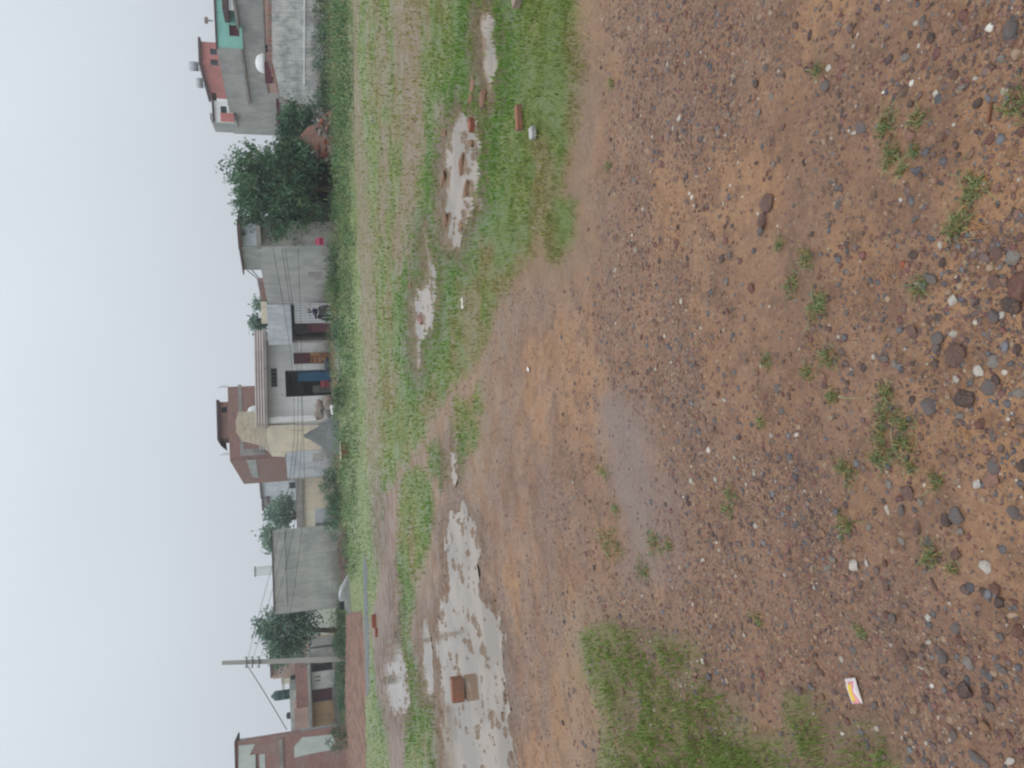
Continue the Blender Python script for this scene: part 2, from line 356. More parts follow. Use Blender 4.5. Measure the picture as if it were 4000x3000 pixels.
# colour of the soil and sward, with the wet patches' sheen painted in
def C3(*c): return np.array(lin(*c)[:3])
def mixc(a, b, t): return a * (1 - t[..., None]) + b * t[..., None]
mud = mixc(C3(144, 111, 88), C3(158, 121, 90), ss(fbm(GX * 1.1, GY * 1.1, 4, 61), .42, .62))
mud = mixc(mud, C3(124, 95, 79), ss(fbm(GX * 2.4, GY * 2.4, 4, 71), .5, .72) * .7)
mud = mixc(mud, C3(126, 98, 84), ss(fbm(GX * 1.7, GY * 1.7, 4, 101), .40, .62) * .65 * ss(RG, 9, 5))
mud = mixc(mud, C3(98, 70, 52), ss(fine, .5, .7) * .5)
mud = mixc(mud, C3(168, 134, 104), ss(vfine, .6, .8) * .4)
mud = mixc(mud, C3(140, 120, 98), ss(-gm, .25, .0) * .6 * ss(RG, 3, 4.5))
mud = mud * np.array([1.05, 1.0, .90]); mud = mixc(mud, C3(134, 116, 108), wet * .9)  # wet patches paled: their grey sheen is put into the colour
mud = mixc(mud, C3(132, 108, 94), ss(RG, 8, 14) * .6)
gr = mixc(C3(102, 120, 58), C3(124, 130, 72), ss(med, .4, .62)); gr = mixc(gr, C3(132, 114, 82), ss(fbm(GX * 1.3, GY * 1.3, 4, 81), .46, .62) * .7)
nearg = ss(RG, 5.0, 3.6) * (TT < 0); gr = mixc(gr, C3(122, 98, 76), nearg * (.62 + .33 * ss(fbm(GX * 6, GY * 6, 4, 83), .4, .6)))
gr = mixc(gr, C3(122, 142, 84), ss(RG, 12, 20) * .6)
gr = mixc(gr, C3(84, 116, 52), ss(-np.abs(pdm + .06), -.10, .0) * .8)
c = mixc(mud, gr, grass); c = mixc(c, C3(136, 114, 92), dirt * grass * .7)
c = mixc(c, C3(98, 77, 58), pud_edge * .85); c = mixc(c, C3(132, 112, 94), pud)
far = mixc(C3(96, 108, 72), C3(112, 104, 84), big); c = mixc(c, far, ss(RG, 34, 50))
V = np.stack([GX, GY, z], -1).reshape(-1, 3)
nr, nc = GX.shape; I = np.arange(nr * nc).reshape(nr, nc)
F = np.stack([I[:-1, :-1], I[1:, :-1], I[1:, 1:], I[:-1, 1:]], -1).reshape(-1, 4)[:, ::-1]
V = np.vstack([V, [[0, 0, 0]]]); stony = (1 - grass * .85) * (1 - pud) * (1 - .8 * wet) * (.35 + .65 * ss(fbm(GX * 1.7, GY * 1.7, 4, 101), .36, .6)) * ss(RG, 30, 12)
cc = np.vstack([np.concatenate([c, stony[..., None]], -1).reshape(-1, 4), [[.2, .15, .1, 0]]])
me = npmesh('ground', V, F, cc, True)
mg = MT('wet soil and turf'); a = mg.n('ShaderNodeVertexColor', layer_name='Col')
n1 = mg.noise(45, 5, .7); n2 = mg.noise(220, 3, .7)
col = mg.mix(mg.rng(n1, .35, .7, 0, .6), a.outputs[0], mg.mix(.45, a.outputs[0], (.03, .02, .015, 1)))
col = mg.mix(mg.rng(n2, .5, .75, 0, .35), col, mg.mix(.5, col, (.5, .42, .34, 1)))
for sc_v, th in ((52, .6), (95, .5), (170, .42)):
    vo = mg.n('ShaderNodeTexVoronoi'); vo.inputs['Scale'].default_value = sc_v; mg.l(mg.coord(), vo.inputs['Vector'])
    rp_ = mg.n('ShaderNodeValToRGB'); rp_.color_ramp.interpolation = 'CONSTANT'; spx = mg.n('ShaderNodeSeparateColor'); mg.l(vo.outputs['Color'], spx.inputs[0]); mg.l(spx.outputs[0], rp_.inputs[0])
    pal_ = [(94, 72, 68), (124, 92, 78), (146, 116, 90), (76, 62, 60), (112, 74, 64), (100, 92, 92), (166, 142, 120), (134, 90, 70)]
    rp_.color_ramp.elements[0].color = lin(*pal_[0]); rp_.color_ramp.elements[1].position = 1 / 8; rp_.color_ramp.elements[1].color = lin(*pal_[1])
    for i_ in range(2, 8): e_ = rp_.color_ramp.elements.new(i_ / 8); e_.color = lin(*pal_[i_])
    on = mg.n('ShaderNodeMath', operation='GREATER_THAN'); mg.l(spx.outputs[1], on.inputs[0]); on.inputs[1].default_value = th
    ed = mg.rng(vo.outputs['Distance'], .45, .3); mu = mg.n('ShaderNodeMath', operation='MULTIPLY'); mg.l(on.outputs[0], mu.inputs[0]); mg.l(ed, mu.inputs[1])
    mu2 = mg.n('ShaderNodeMath', operation='MULTIPLY'); mg.l(mu.outputs[0], mu2.inputs[0]); mg.l(a.outputs['Alpha'], mu2.inputs[1]); mu3 = mg.n('ShaderNodeMath', operation='MULTIPLY'); mg.l(mu2.outputs[0], mu3.inputs[0]); mu3.inputs[1].default_value = .8
    col = mg.mix(mu3.outputs[0], col, rp_.outputs[0])
mg.bump(n1, .7, .014); mg.fin(col, .6, .45)
rgh = mg.rng(mg.noise(3, 4), .35, .65, .3, .68); mg.l(rgh, mg.p.inputs['Roughness'])
link('ground', me, mg.m).update_tag(); tag(bpy.data.objects['ground'], 'wet brown mud and short grass on open land', kind='structure')

gi = lambda A, x, y: A[np.clip(np.rint(np.interp(np.hypot(x, y), RR, np.arange(len(RR)))).astype(int), 0, len(RR) - 1), np.clip(np.rint(np.interp(np.arctan2(x, y), TD, np.arange(len(TD)))).astype(int), 0, len(TD) - 1)]
def zat(x, y): return float(gi(z, np.array([x]), np.array([y]))[0])

# puddles
mw = MT('muddy rain water'); mw.p.inputs['IOR'].default_value = 1.33
mw.bump(mw.noise(5, 3), .05, .01); mw.fin(mw.mix(mw.rng(mw.noise(1.2, 3), .4, .6), lin(126, 112, 98), lin(150, 134, 118)), .06, .5)
for k, p, a in PUD:
    g = np.array([G(*q) for q in p]); cen = g.mean(0); g = cen + (g - cen) * 1.10
    bm = bmesh.new(); bm.faces.new([bm.verts.new((q[0] , q[1], WATER_Z)) for q in g]); bmesh.ops.triangulate(bm, faces=bm.faces)
    bmesh.ops.recalc_face_normals(bm, faces=bm.faces)
    for f in bm.faces:
        if f.normal.z < 0: f.normal_flip()
    mm = bpy.data.meshes.new('puddle'); bm.to_mesh(mm); bm.free()
    tag(link('puddle', mm, mw.m), 'shallow puddle of pale muddy rain water', kind='structure')

# ploughed field and narrow road on the far left of the place
def sheet(name, A, B, Cc, D, nu, nv, zf, mat, label):
    A, B, Cc, D = [np.array(G(*p)) for p in (A, B, Cc, D)]
    u, v = np.meshgrid(np.linspace(0, 1, nu), np.linspace(0, 1, nv)); u = u[..., None]; v = v[..., None]
    P = (A * (1 - u) + B * u) * (1 - v) + (D * (1 - u) + Cc * u) * v
    zz = zf(P[..., 0], P[..., 1], u[..., 0], v[..., 0])
    Vv = np.concatenate([P, zz[..., None]], -1).reshape(-1, 3); I = np.arange(nu * nv).reshape(nv, nu)
    Ff = np.stack([I[:-1, :-1], I[:-1, 1:], I[1:, 1:], I[1:, :-1]], -1).reshape(-1, 4)
    me = npmesh(name, Vv, Ff, None, True); bm = bmesh.new(); bm.from_mesh(me); bmesh.ops.recalc_face_normals(bm, faces=bm.faces)
    if sum(f.normal.z for f in bm.faces) < 0: bmesh.ops.reverse_faces(bm, faces=bm.faces)
    bm.to_mesh(me); bm.free()
    return tag(link(name, me, mat), label, kind='structure')
mf = plain('ploughed red soil', (136, 106, 92), .9, var=.8, sc=2.5)
edge = lambda u, v: np.minimum(ss(np.minimum(u, 1 - u), 0, .03), ss(np.minimum(v, 1 - v), 0, .06))
sheet('ploughed_field', (1418, 2370), (1458, 3300), (1348, 3300), (1362, 2370), 260, 120,
      lambda x, y, u, v: -.06 + edge(u, v) * (.14 + .05 * np.sin(v * 70 + (fbm(x * .5, y * .5, 3, 4) - .5) * 5) + .06 * (fbm(x * 3, y * 3, 4, 9) - .5)), mf, 'strip of ploughed reddish soil with furrows')
ma = plain('grey tarmac', (108, 112, 112), .7, var=.3, sc=2)
sheet('road', (1436, 2120), (1452, 2740), (1430, 2760), (1418, 2120), 60, 12,
      lambda x, y, u, v: -.05 + np.minimum(ss(np.minimum(u, 1 - u), 0, .15), ss(np.minimum(v, 1 - v), 0, .3)) * .09 + .02 * fbm(x * 3, y * 3, 3, 4), ma, 'narrow grey strip of road beyond the mud')

# ------------------------------------------------------------------ leaves, trees, shrubs
def leafcloud(centres, per, spread, size, cols, seed, up=0.0, asp=.45, scl=None):
    r = np.random.default_rng(seed); n = len(centres) * per
    c0 = np.repeat(np.asarray(centres), per, 0); cid = np.repeat(np.arange(len(centres)), per)
    p = c0 + r.normal(0, 1, (n, 3)) * spread * np.array([1, 1, .8])
    d = r.normal(0, 1, (n, 3)); d[:, 2] += up; d /= np.linalg.norm(d, axis=1)[:, None]
    s = np.cross(d, r.normal(0, 1, (n, 3))); s /= np.linalg.norm(s, axis=1)[:, None] + 1e-9
    L_ = size * r.uniform(.6, 1.4, n)[:, None]; W = L_ * asp
    Vv = np.stack([p - d * L_ * .5, p + s * W * .5, p + d * L_ * .5, p - s * W * .5], 1).reshape(-1, 3)
    Ff = np.arange(n * 4).reshape(n, 4)
    cols = np.array([lin(*q)[:3] for q in cols]); pick = cols[r.integers(0, len(cols), len(centres))][cid]
    pick = pick * r.uniform(.7, 1.3, (n, 1)); return Vv, Ff, np.repeat(pick, 4, 0)
def in_ell(c, rad, n, r, shell=.55):
    d = r.normal(0, 1, (n, 3)); d /= np.linalg.norm(d, axis=1)[:, None]
    return np.asarray(c) + d * (r.uniform(shell ** 3, 1, n) ** (1 / 3))[:, None] * np.asarray(rad)
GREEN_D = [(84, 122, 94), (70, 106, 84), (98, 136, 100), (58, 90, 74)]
GREEN_F = [(116, 148, 128), (104, 136, 118), (130, 158, 136), (94, 124, 112)]  # far foliage: haze put into these paler leaf colours
GREEN_M = [(86, 116, 76), (70, 100, 70), (100, 128, 84), (62, 90, 64)]
GREEN_L = [(104, 136, 76), (120, 146, 86), (88, 120, 66), (132, 140, 92)]
def tree(name, base, ells, nclump, per, size, cols, label, cat='tree', trunk_r=.1, seed=1, spread=.16, group=None, up=.3, trunk_top=None, sprays=0):
    r = np.random.default_rng(seed); base = Vector(base); e = empty(name, base, 0, label, cat, group)
    cs = []
    tot = sum(a[1][0] * a[1][1] * a[1][2] for a in ells)
    for c_, rad in ells:
        k = max(3, int(nclump * rad[0] * rad[1] * rad[2] / tot)); cs.append(in_ell(np.array(c_) - np.array(base), rad, k, r, .35))
    cs = np.vstack(cs); cs = cs[cs[:, 2] > .03]
    Vv, Ff, cl = leafcloud(cs, per, spread, size, cols, seed, up)
    if sprays:
        c_m = cs.mean(0); hi = cs[(cs[:, 2] > np.percentile(cs[:, 2], 35)) & (cs[:, 2] < np.percentile(cs[:, 2], 97))]; st = hi[r.integers(0, len(hi), sprays)]; dr = (st - c_m) * [1, .6, 1]; dr[:, 2] = np.abs(dr[:, 2]) + .3; dr /= np.linalg.norm(dr, axis=1)[:, None]
        dr += np.clip(r.normal(0, .2, dr.shape), -.35, .35); pp_ = np.concatenate([st + dr * k_ * .075 for k_ in range(1, 6)]); V2, F2, c2 = leafcloud(pp_, 5, .035, size * .8, cols, seed + 1, 1.5, .3)
        F2 = F2 + len(Vv); Vv = np.vstack([Vv, V2]); Ff = np.vstack([Ff, F2]); cl = np.vstack([cl, c2])
    o = link('crown', npmesh('crown', Vv, Ff, cl), M['leaf'], e)
    m = MB(); top = Vector(trunk_top) - base if trunk_top else Vector((cs.mean(0)))
    mid = top * .5 + Vector((r.normal() * .05, 0, 0)); m.tube([(0, 0, -.1), tuple(mid), tuple(top)], [trunk_r, trunk_r * .8, trunk_r * .55], 8)
    for k in range(min(14, len(cs))):
        q = Vector(cs[r.integers(len(cs))]); st = top * (.45 + .5 * r.random())
        m.tube([tuple(st), tuple(st.lerp(q, .5) + Vector((0, 0, .08))), tuple(q)], [trunk_r * .38, trunk_r * .22, trunk_r * .07], 5)
    m.build('trunk', M['bark'], e, True); return e

# ------------------------------------------------------------------ facades
class Fac:                                          # a vertical plane between two surveyed verticals (A on the right, B on the left)
    def __init__(s, yA, DA, yB, DB, z0=0.0):
        a = AT(1200, yA, DA); b = AT(1200, yB, DB); s.o = Vector((b.x, b.y, z0)); d = Vector((a.x - b.x, a.y - b.y, 0)); s.w = d.length; s.X = d.normalized(); s.Y = Vector((-s.X.y, s.X.x, 0)); s.rz = math.atan2(s.X.y, s.X.x)
    def uv(s, x, y, dep=0.0):
        r = Vector(ray(x, y)); o = s.o + s.Y * dep; t = (o - Vector((0, 0, EYE))).dot(s.Y) / r.dot(s.Y); p = Vector((0, 0, EYE)) + r * t
        return (p - o).dot(s.X), p.z - s.o.z
    def rect(s, x0, x1, y0, y1, dep=0.0):           # photo box -> s0,s1,z0,z1 on the plane
        xm, ym = (x0 + x1) / 2, (y0 + y1) / 2
        return s.uv(xm, y1, dep)[0], s.uv(xm, y0, dep)[0], s.uv(x1, ym, dep)[1], s.uv(x0, ym, dep)[1]
    def e(s, name, label, cat, group=None): return empty(name, s.o, s.rz, label, cat, group)
    def at(s, x, y, dep=0.0):
        a, b = s.uv(x, y, dep); return s.o + s.X * a + s.Y * dep + Vector((0, 0, b))
def shell(parent, s0, s1, z0, z1, dep, mat, holes=(), th=.14, name='wall'):
    xs = sorted({s0, s1, *[q for h in holes for q in h[:2] if s0 < q < s1]}); zs = sorted({z0, z1, *[q for h in holes for q in h[2:] if z0 < q < z1]})
    m = MB(); m.grid(xs, zs, lambda a, b: any(h[0] < a < h[1] and h[2] < b < h[3] for h in holes), 0, th)
    m.box(s0, s0 + th, th, dep - th, z0, z1); m.box(s1 - th, s1, th, dep - th, z0, z1); m.box(s0, s1, dep - th, dep, z0, z1)
    return m.build(name, mat, parent)
def slab(parent, s0, s1, z, dep, mat, over=.08, th=.1, name='roof', y0=None):
    return MB().box(s0 - over, s1 + over, -over if y0 is None else y0, dep + over, z + .002, z + th).build(name, mat, parent)
def window(parent, h, mat=None, bars=2, y=.06, frame=None, name='window'):
    f = MB(); s0, s1, z0, z1 = h; t = .035
    f.box(s0, s0 + t, y - .03, y + .03, z0, z1).box(s1 - t, s1, y - .03, y + .03, z0, z1).box(s0 + t, s1 - t, y - .03, y + .03, z0, z0 + t).box(s0 + t, s1 - t, y - .03, y + .03, z1 - t, z1)
    for k in range(1, bars): q = s0 + (s1 - s0) * k / bars; f.box(q - .012, q + .012, y - .02, y + .02, z0 + t, z1 - t)
    o = f.build(name, frame or M['steel'], parent)
    MB().box(s0 + t, s1 - t, y + .035, y + .045, z0 + t, z1 - t).build('pane', mat or M['glass'], o); return o
def panel(parent, h, mat, y=.05, name='door', frame=None, planks=0):
    s0, s1, z0, z1 = h; f = MB().box(s0, s1, y, y + .04, z0, z1)
    for k in range(planks): q = z0 + (z1 - z0) * (k + .5) / planks; f.box(s0 + .03, s1 - .03, y - .015, y - .001, q - .03, q + .03)
    return f.build(name, mat, parent)
ZB = -.35

# --- rough compound wall at the top right of the houses, broken off in steps
fa = Fac(0, 29.0, 480, 30.0)
e = fa.e('compound_wall', 'rough grey cement wall broken off in a slope, weeds along its foot', 'wall')
prof = [(1400, -700), (1055, -700), (1060, -100), (1062, 100), (1064, 240), (1078, 300), (1088, 345), (1094, 372), (1130, 392), (1160, 402), (1190, 412), (1196, 440), (1236, 452), (1246, 470), (1262, 486), (1400, 490)]
pts = [fa.uv(*p) for p in prof]; pts = [(a, max(b, ZB)) for a, b in pts]
MB().prism(pts, 0, .24).build('wall', M['rough_wall'], e)
for (xa, ya, xb, yb) in ((1192, -700, 1188, 330), (1258, -700, 1262, 330)):
    a = fa.uv(xa, ya); b = fa.uv(xb, yb); MB().prism([(b[0], b[1] - .03), (a[0], a[1] - .03), (a[0], a[1] + .03), (b[0], b[1] + .03)], -.025, -.002).build('ledge', M['white'], e)
m = MB()
for i in range(46):                                 # broken brick core along the sloping end
    t = i / 45; px = [(1064, 240), (1088, 345), (1130, 392), (1190, 412), (1240, 456), (1262, 486)]
    k = t * (len(px) - 1); j = min(int(k), len(px) - 2); f_ = k - j
    a = fa.uv(px[j][0] * (1 - f_) + px[j + 1][0] * f_, px[j][1] * (1 - f_) + px[j + 1][1] * f_)
    q = rng.uniform(-.03, .03, 2); m.box(a[0] - .11 + q[0], a[0] + .05 + q[0], .02, .22, a[1] - .05 + q[1], a[1] + .03 + q[1])
m.build('broken_brick_core', M['brick2'], e)
# loose bricks on top of the wall
for i in range(15):
    yy = 8 + i * 20; a = fa.at(1062 + (0 if yy < 240 else (yy - 240) * .27), yy, .12)
    e2 = MB().box(-.11, .11, -.055, .055, 0, .07).box(-.09, .12, -.05, .06, .072, .14).build('brick', M['brick2' if i % 3 else 'sack'], None, bev=.006)
    e2.location = (a.x, a.y, a.z + .004); e2.rotation_euler = (0, 0, rng.uniform(-.4, .4))
    place = ['nearest the photo top edge', 'beside the dark window', 'below the white tub', 'by the broken end of the wall'][min(3, i // 4)]
    tag(e2, ['dusty', 'grey', 'reddish'][i % 3] + ' loose brick pair on the rough wall, ' + place, 'brick', 'loose bricks on top of the rough wall')
# --- little outhouse behind that wall with the white tub on its roof
fh = Fac(120, 31.2, 330, 31.6)
e = fh.e('outhouse', 'low brick outhouse peeping over the rough cement wall', 'outhouse')
s0, s1, z0, z1 = fh.rect(1031, 1200, -200, 330); hole = fh.rect(1033, 1049, 174, 206)
shell(e, s0, s1, ZB, z1, 2.2, M['salmon'], [hole]); window(e, hole, M['dark'], 2)
slab(e, s0, s1, z1, 2.2, M['slab'], .05, .05)
h2 = fh.rect(1034, 1062, 245, 326); MB().box(h2[0], h2[1], -.08, -.01, h2[2], h2[3]).build('red_lintel', M['maroon'], e)
a = fh.at(1030, 248, .5); m = MB().lathe([(.33, 0), (.37, .04), (.365, .12), (.30, .26), (.2, .33), (.08, .36), (.02, .37)], n=24)
o = m.build('water_tub', M['whiteplastic'], None, True); o.location = (a.x, a.y, EYE + (1103 - 1030) * 31.7 / 3180 + .055); tag(o, 'white rounded plastic tub upside down on the outhouse roof', 'tub')
o.location.z = fh.o.z + z1 + .052
# striped sheet and dark ruin wall behind the broken end
fs = Fac(405, 32.5, 480, 32.8)
e = fs.e('sheet_fence', 'ribbed pale sheet fence between the broken wall and the tree', 'fence')
q = fs.rect(1085, 1290, 404, 482); MB().box(q[0], q[1], 0, .04, ZB, q[3]).build('sheet', M['tin'], e)
q2 = fs.rect(1080, 1092, 385, 486); MB().box(q2[0], q2[1], -.06, -.002, q2[2], q2[3]).build('rail', M['maroon'], e)
fr = Fac(325, 31.0, 440, 31.9)
e = fr.e('ruined_wall', 'dark grey ruined wall behind the broken end of the cement wall', 'wall')
MB().prism([fr.uv(*p) for p in ((1290, 300), (1085, 300), (1083, 345), (1090, 395), (1118, 420), (1200, 432), (1290, 434))], .1, .35).build('wall', M['slab'], e)

# --- large grey two storey house, side wall running away from us
fb = Fac(-250, 29.5, 535, 47.0); fb0 = fb
e = fb.e('grey_house', 'large two storey grey cement house with mint green upper front', 'house')
z_ledge = fb.uv(946, 200)[1]; z_top = fb.uv(905, 480)[1]
W = fb.w
MB().box(0, W, 0, .25, ZB, z_ledge).box(0, W, 7.75, 8, ZB, z_ledge).box(0, .25, .25, 7.75, ZB, z_ledge).box(W - .25, W, .25, 7.75, ZB, z_ledge).build('wall', M['concrete'], e)
MB().box(fb.uv(960, 400)[0], W + .3, -.14, -.002, z_ledge - .03, z_ledge + .08).build('ledge', M['slab'], e)
sc_ = fb.uv(880, 180)[0]
MB().box(0, sc_, .003, .25, z_ledge + .001, z_top).box(0, sc_, 7.7, 7.95, z_ledge + .001, z_top).box(0, .25, .25, 7.7, z_ledge + .001, z_top).build('upper_wall', M['concrete'], e)
fg = Fac(-320, 35.6, 180, 35.8)
hd = fg.rect(895, 934, 97, 141)
def g2(parent_f, f2, q, dep0, dep1, mat, name, par):   # a box given on plane f2 but parented to e of plane parent_f
    o = MB().box(q[0], q[1], dep0, dep1, q[2], q[3]).build(name, mat, None)
    Mx = Matrix.Translation(f2.o) @ Matrix.Rotation(f2.rz, 4, 'Z'); Pm = Matrix.Translation(parent_f.o) @ Matrix.Rotation(parent_f.rz, 4, 'Z')
    o.data.transform(Pm.inverted() @ Mx); o.parent = par; return o
q = fg.rect(838, 950, -320, 181); zt = q[3]
xs = sorted([q[0], q[1], hd[0], hd[1]]); zs = sorted([fg.uv(945, 100)[1], zt, hd[2], hd[3]])
o = MB().grid(xs, zs, lambda a, b: hd[0] < a < hd[1] and hd[2] < b < hd[3], 0, .2).build('front_wall', M['mint'], None)
Mx = Matrix.Translation(fg.o) @ Matrix.Rotation(fg.rz, 4, 'Z'); Pm = Matrix.Translation(fb.o) @ Matrix.Rotation(fb.rz, 4, 'Z')
o.data.transform(Pm.inverted() @ Mx); o.parent = e
g2(fb, fg, hd, .1, .15, M['maroon'], 'door', e)
g2(fb, fg, (q[0] - .05, q[1], zt + .002, zt + .07), -.06, .3, M['darkslab'], 'coping', e)
pa = fg.rect(870, 890, -320, 88); g2(fb, fg, pa, -1.3, -.01, M['darkslab'], 'porch_roof', e)
pr = fg.rect(893, 925, -320, 82); g2(fb, fg, pr, -1.15, -1.05, M['white'], 'porch_wall', e)
# mast on the green parapet
a = fg.at(838, 82, .1); o = MB().tube([(0, 0, 0), (0, 0, .22)], .03, 6).box(-.12, .12, -.06, .06, .2, .34).build('loudspeaker_mast', M['sack'], None); o.location = (a.x, a.y, a.z + .07); tag(o, 'small pale bracket standing on the mint green parapet', 'bracket')
# roof room at its far end
fw = Fac(395, 44.0, 480, 44.4); q = fw.rect(837, 950, 396, 481); hw = fw.rect(862, 886, 415, 441)
hw2 = fw.rect(862, 930, 442, 476)
zz0 = fw.uv(912, 440)[1]
o = MB().grid(sorted([q[0], q[1], hw[0], hw[1]]), sorted([zz0, q[3], hw[2], hw[3]]), lambda a, b: hw[0] < a < hw[1] and hw[2] < b < hw[3], 0, .15).build('room_front', M['white'], None)
o.data.transform(Pm.inverted() @ Matrix.Translation(fw.o) @ Matrix.Rotation(fw.rz, 4, 'Z')); o.parent = e
g2(fb, fw, hw, .06, .1, M['glass'], 'window', e); g2(fb, fw, (hw2[0], hw2[1], zz0, hw2[3]), -.06, -.01, M['pink'], 'pink_panel', e)
fz = Fac(481, 44.4, 532, 47.4); q = fz.rect(842, 912, 482, 532); g2(fb, fz, (0, fz.w, z_top - .3, q[3] + .05), 0.02, .3, M['concrete2'], 'room_side', e)
g2(fb, fw, (fw.rect(837, 950, 396, 481)[0], fw.rect(837, 950, 396, 481)[1] + .4, fw.uv(836, 440)[1] + .01, fw.uv(836, 440)[1] + .08), -.1, 2.5, M['darkslab'], 'room_roof', e)

# --- pink house behind
fp = Fac(175, 55.1, 255, 55.0)
e = fp.e('pink_house', 'salmon pink upper house with dark roof edge behind the grey house', 'house')
q = fp.rect(786, 1150, 175, 256); h = [fp.rect(820, 848, 190, 214), fp.rect(822, 852, 232, 254)]
shell(e, q[0], q[1], ZB, q[3], 5.5, M['pink'], h)
for k in h: window(e, k, None, 3)
fq = Fac(255, 55.0, 392, 60.8); zt = fp.uv(786, 216)[1]
o = MB().box(0, fq.w, 0, .15, ZB, zt).build('side_wall', M['pink'], None); Pm2 = Matrix.Translation(fp.o) @ Matrix.Rotation(fp.rz, 4, 'Z'); o.data.transform(Pm2.inverted() @ Matrix.Translation(fq.o) @ Matrix.Rotation(fq.rz, 4, 'Z')); o.parent = e
g2(fp, fq, (-.1, fq.w, zt + .003, zt + .16), -.25, .4, M['darkslab'], 'side_eave', e)
slab(e, q[0], q[1], q[3], 5.5, M['darkslab'], .2, .16)
g2(fp, fq, fq.rect(838, 872, 347, 366), -.04, -.004, M['concrete'], 'louvre', e)
g2(fp, fq, (-.02, .35, ZB, zt), -.03, -.004, M['white'], 'corner_strip', e)
for (yy, rr, nm, hh) in ((262, .32, 'tall', .5), (325, .36, 'wide', .35)):
    a = fq.at(800, yy, 1.2); e2 = empty('water_tank', (a.x, a.y, zt + .16), 0, nm + ' pale water tank on pipe stand above the pink house', 'water tank', 'pale tanks on the pink house')
    m = MB()
    for sx in (-1, 1):
        for sy in (-1, 1): m.tube([(sx * rr * .6, sy * rr * .6, 0), (sx * rr * .6, sy * rr * .6, .5)], .025, 6)
    m.box(-rr * .75, rr * .75, -rr * .75, rr * .75, .46, .499).build('stand', M['steel'], e2); MB().lathe([(rr, .5), (rr, .5 + hh), (rr * .7, .5 + hh + .12), (rr * .2, .5 + hh + .16)], n=20).build('tank', M['bluewhite'], e2, True)  # tank paled: the fading by haze is put into its colour

# --- middle grey house left of the big tree
ff = Fac(962, 27.6, 1187, 35.0)
e = ff.e('cement_house', 'bare grey cement house with an upper room, left of the dark tree', 'house')
P = lambda *a: [ff.uv(*p) for p in a]
lo_top = [ff.uv(1016, 962), ff.uv(1020, 1054), ff.uv(1046, 1186)]
MB().prism([(lo_top[2][0], ZB), lo_top[2], lo_top[1], lo_top[0], (ff.w, ZB)], 0, .2).build('side_wall', M['concrete2'], e)
up = [ff.uv(1018, 967), ff.uv(940, 967), ff.uv(953, 1056), ff.uv(1020, 1056)]
MB().prism(up, .02, .22).build('upper_wall', M['concrete'], e)
cp = [ff.uv(940, 967), ff.uv(934, 966), ff.uv(949, 1061), ff.uv(954, 1061)]; MB().prism(cp, -.12, .5).build('upper_coping', M['darkslab'], e)
ff2 = Fac(866, 27.2, 962, 27.62); Pf = Matrix.Translation(ff.o) @ Matrix.Rotation(ff.rz, 4, 'Z')
def gg(fX, q, d0, d1, mat, name): 
    o = MB().box(q[0], q[1], d0, d1, q[2], q[3]).build(name, mat, None); o.data.transform(Pf.inverted() @ Matrix.Translation(fX.o) @ Matrix.Rotation(fX.rz, 4, 'Z')); o.parent = e; return o
qf = ff2.rect(1018, 1330, 866, 961); gg(ff2, (qf[0] + .02, qf[1], ZB, qf[3]), 0.01, .2, M['slab'], 'front_wall')
qf = ff2.rect(942, 1014, 872, 964); gg(ff2, (qf[0] + .02, qf[1], qf[2], qf[3]), 0.05, .25, M['bluewhite'], 'upper_front')
qf = ff2.rect(934, 942, 866, 966); gg(ff2, (qf[0], qf[1], qf[2], qf[3] + .04), -.25, 1.5, M['darkslab'], 'upper_roof')
qf = ff2.rect(1002, 1020, 866, 958); gg(ff2, qf, -.4, 0, M['slab'], 'sunshade')
hq = ff.rect(1205, 1256, 1062, 1080); MB().box(hq[0], hq[1], -.012, -.002, hq[2], hq[3]).build('cement_patch', M['slab'], e)
fbk = Fac(1115, 36.0, 1181, 37.5); e = fbk.e('brick_parapet', 'low brown brick wall rising behind the grey house roof', 'wall')
MB().prism([fbk.uv(*p) for p in ((1060, 1100), (1006, 1112), (1014, 1146), (1020, 1181), (1060, 1181))], .1, .3).build('wall', M['brick'], e)
a = AT(948, 1058, 35); b = AT(1012, 1114, 36.5)
for k, (dx, dy) in enumerate(((0, 0), (14, 6))):
    a = AT(966 + dx, 1056 - dy, 32.5); b = AT(1016 + dx * .3, 1114 + dy, 36.0); md = a.lerp(b, .5) - Vector((0, 0, .12))
    o = MB().tube([a, md, b], .022, 6).build('roof_cable', M['steel'], None); tag(o, ['upper', 'lower'][k] + ' slack cable from the upper grey room to the brick parapet', 'cable', 'slack cables off the grey roof')

# --- tin fronted small house and its gate
ft = Fac(1186, 37.0, 1312, 37.6)
e = ft.e('tin_house', 'small house with pale ribbed cladding and twin window beside the white house', 'house')
q = ft.rect(1150, 1276, 1187, 1262); hw = ft.rect(1199, 1240, 1203, 1227); q2 = ft.rect(1046, 1137, 1187, 1345)
MB().grid(sorted([q[0], q[1], hw[0], hw[1]]), sorted([ZB, q[3], hw[2], hw[3]]), lambda a, b: hw[0] < a < hw[1] and hw[2] < b < hw[3], 0, .12).build('wall', M['tin'], e)
window(e, hw, M['dark'], 2, frame=M['white'])
MB().box(q2[0], q[1], -.05, .1, ft.uv(1137, 1230)[1], q2[3]).build('upper_cladding', M['bluewhite'], e)
MB().box(q2[0], q[1], .1, 3.0, q2[3] - .08, q2[3]).build('roof', M['slab'], e)
MB().box(q[1] - .1, q[1], .12, 3, ZB, q2[3] - .09).box(q2[0], q2[0] + .1, .12, 3, ZB, q2[3] - .09).box(q2[0], q[1], 2.9, 3, ZB, q2[3] - .09).build('side_wall', M['slab'], e)
q3 = ft.rect(1195, 1282, 1263, 1311); MB().box(q3[0], q3[1], .5, .56, ZB, ft.uv(1150, 1290)[1]).build('gate', M['maroon'], e)
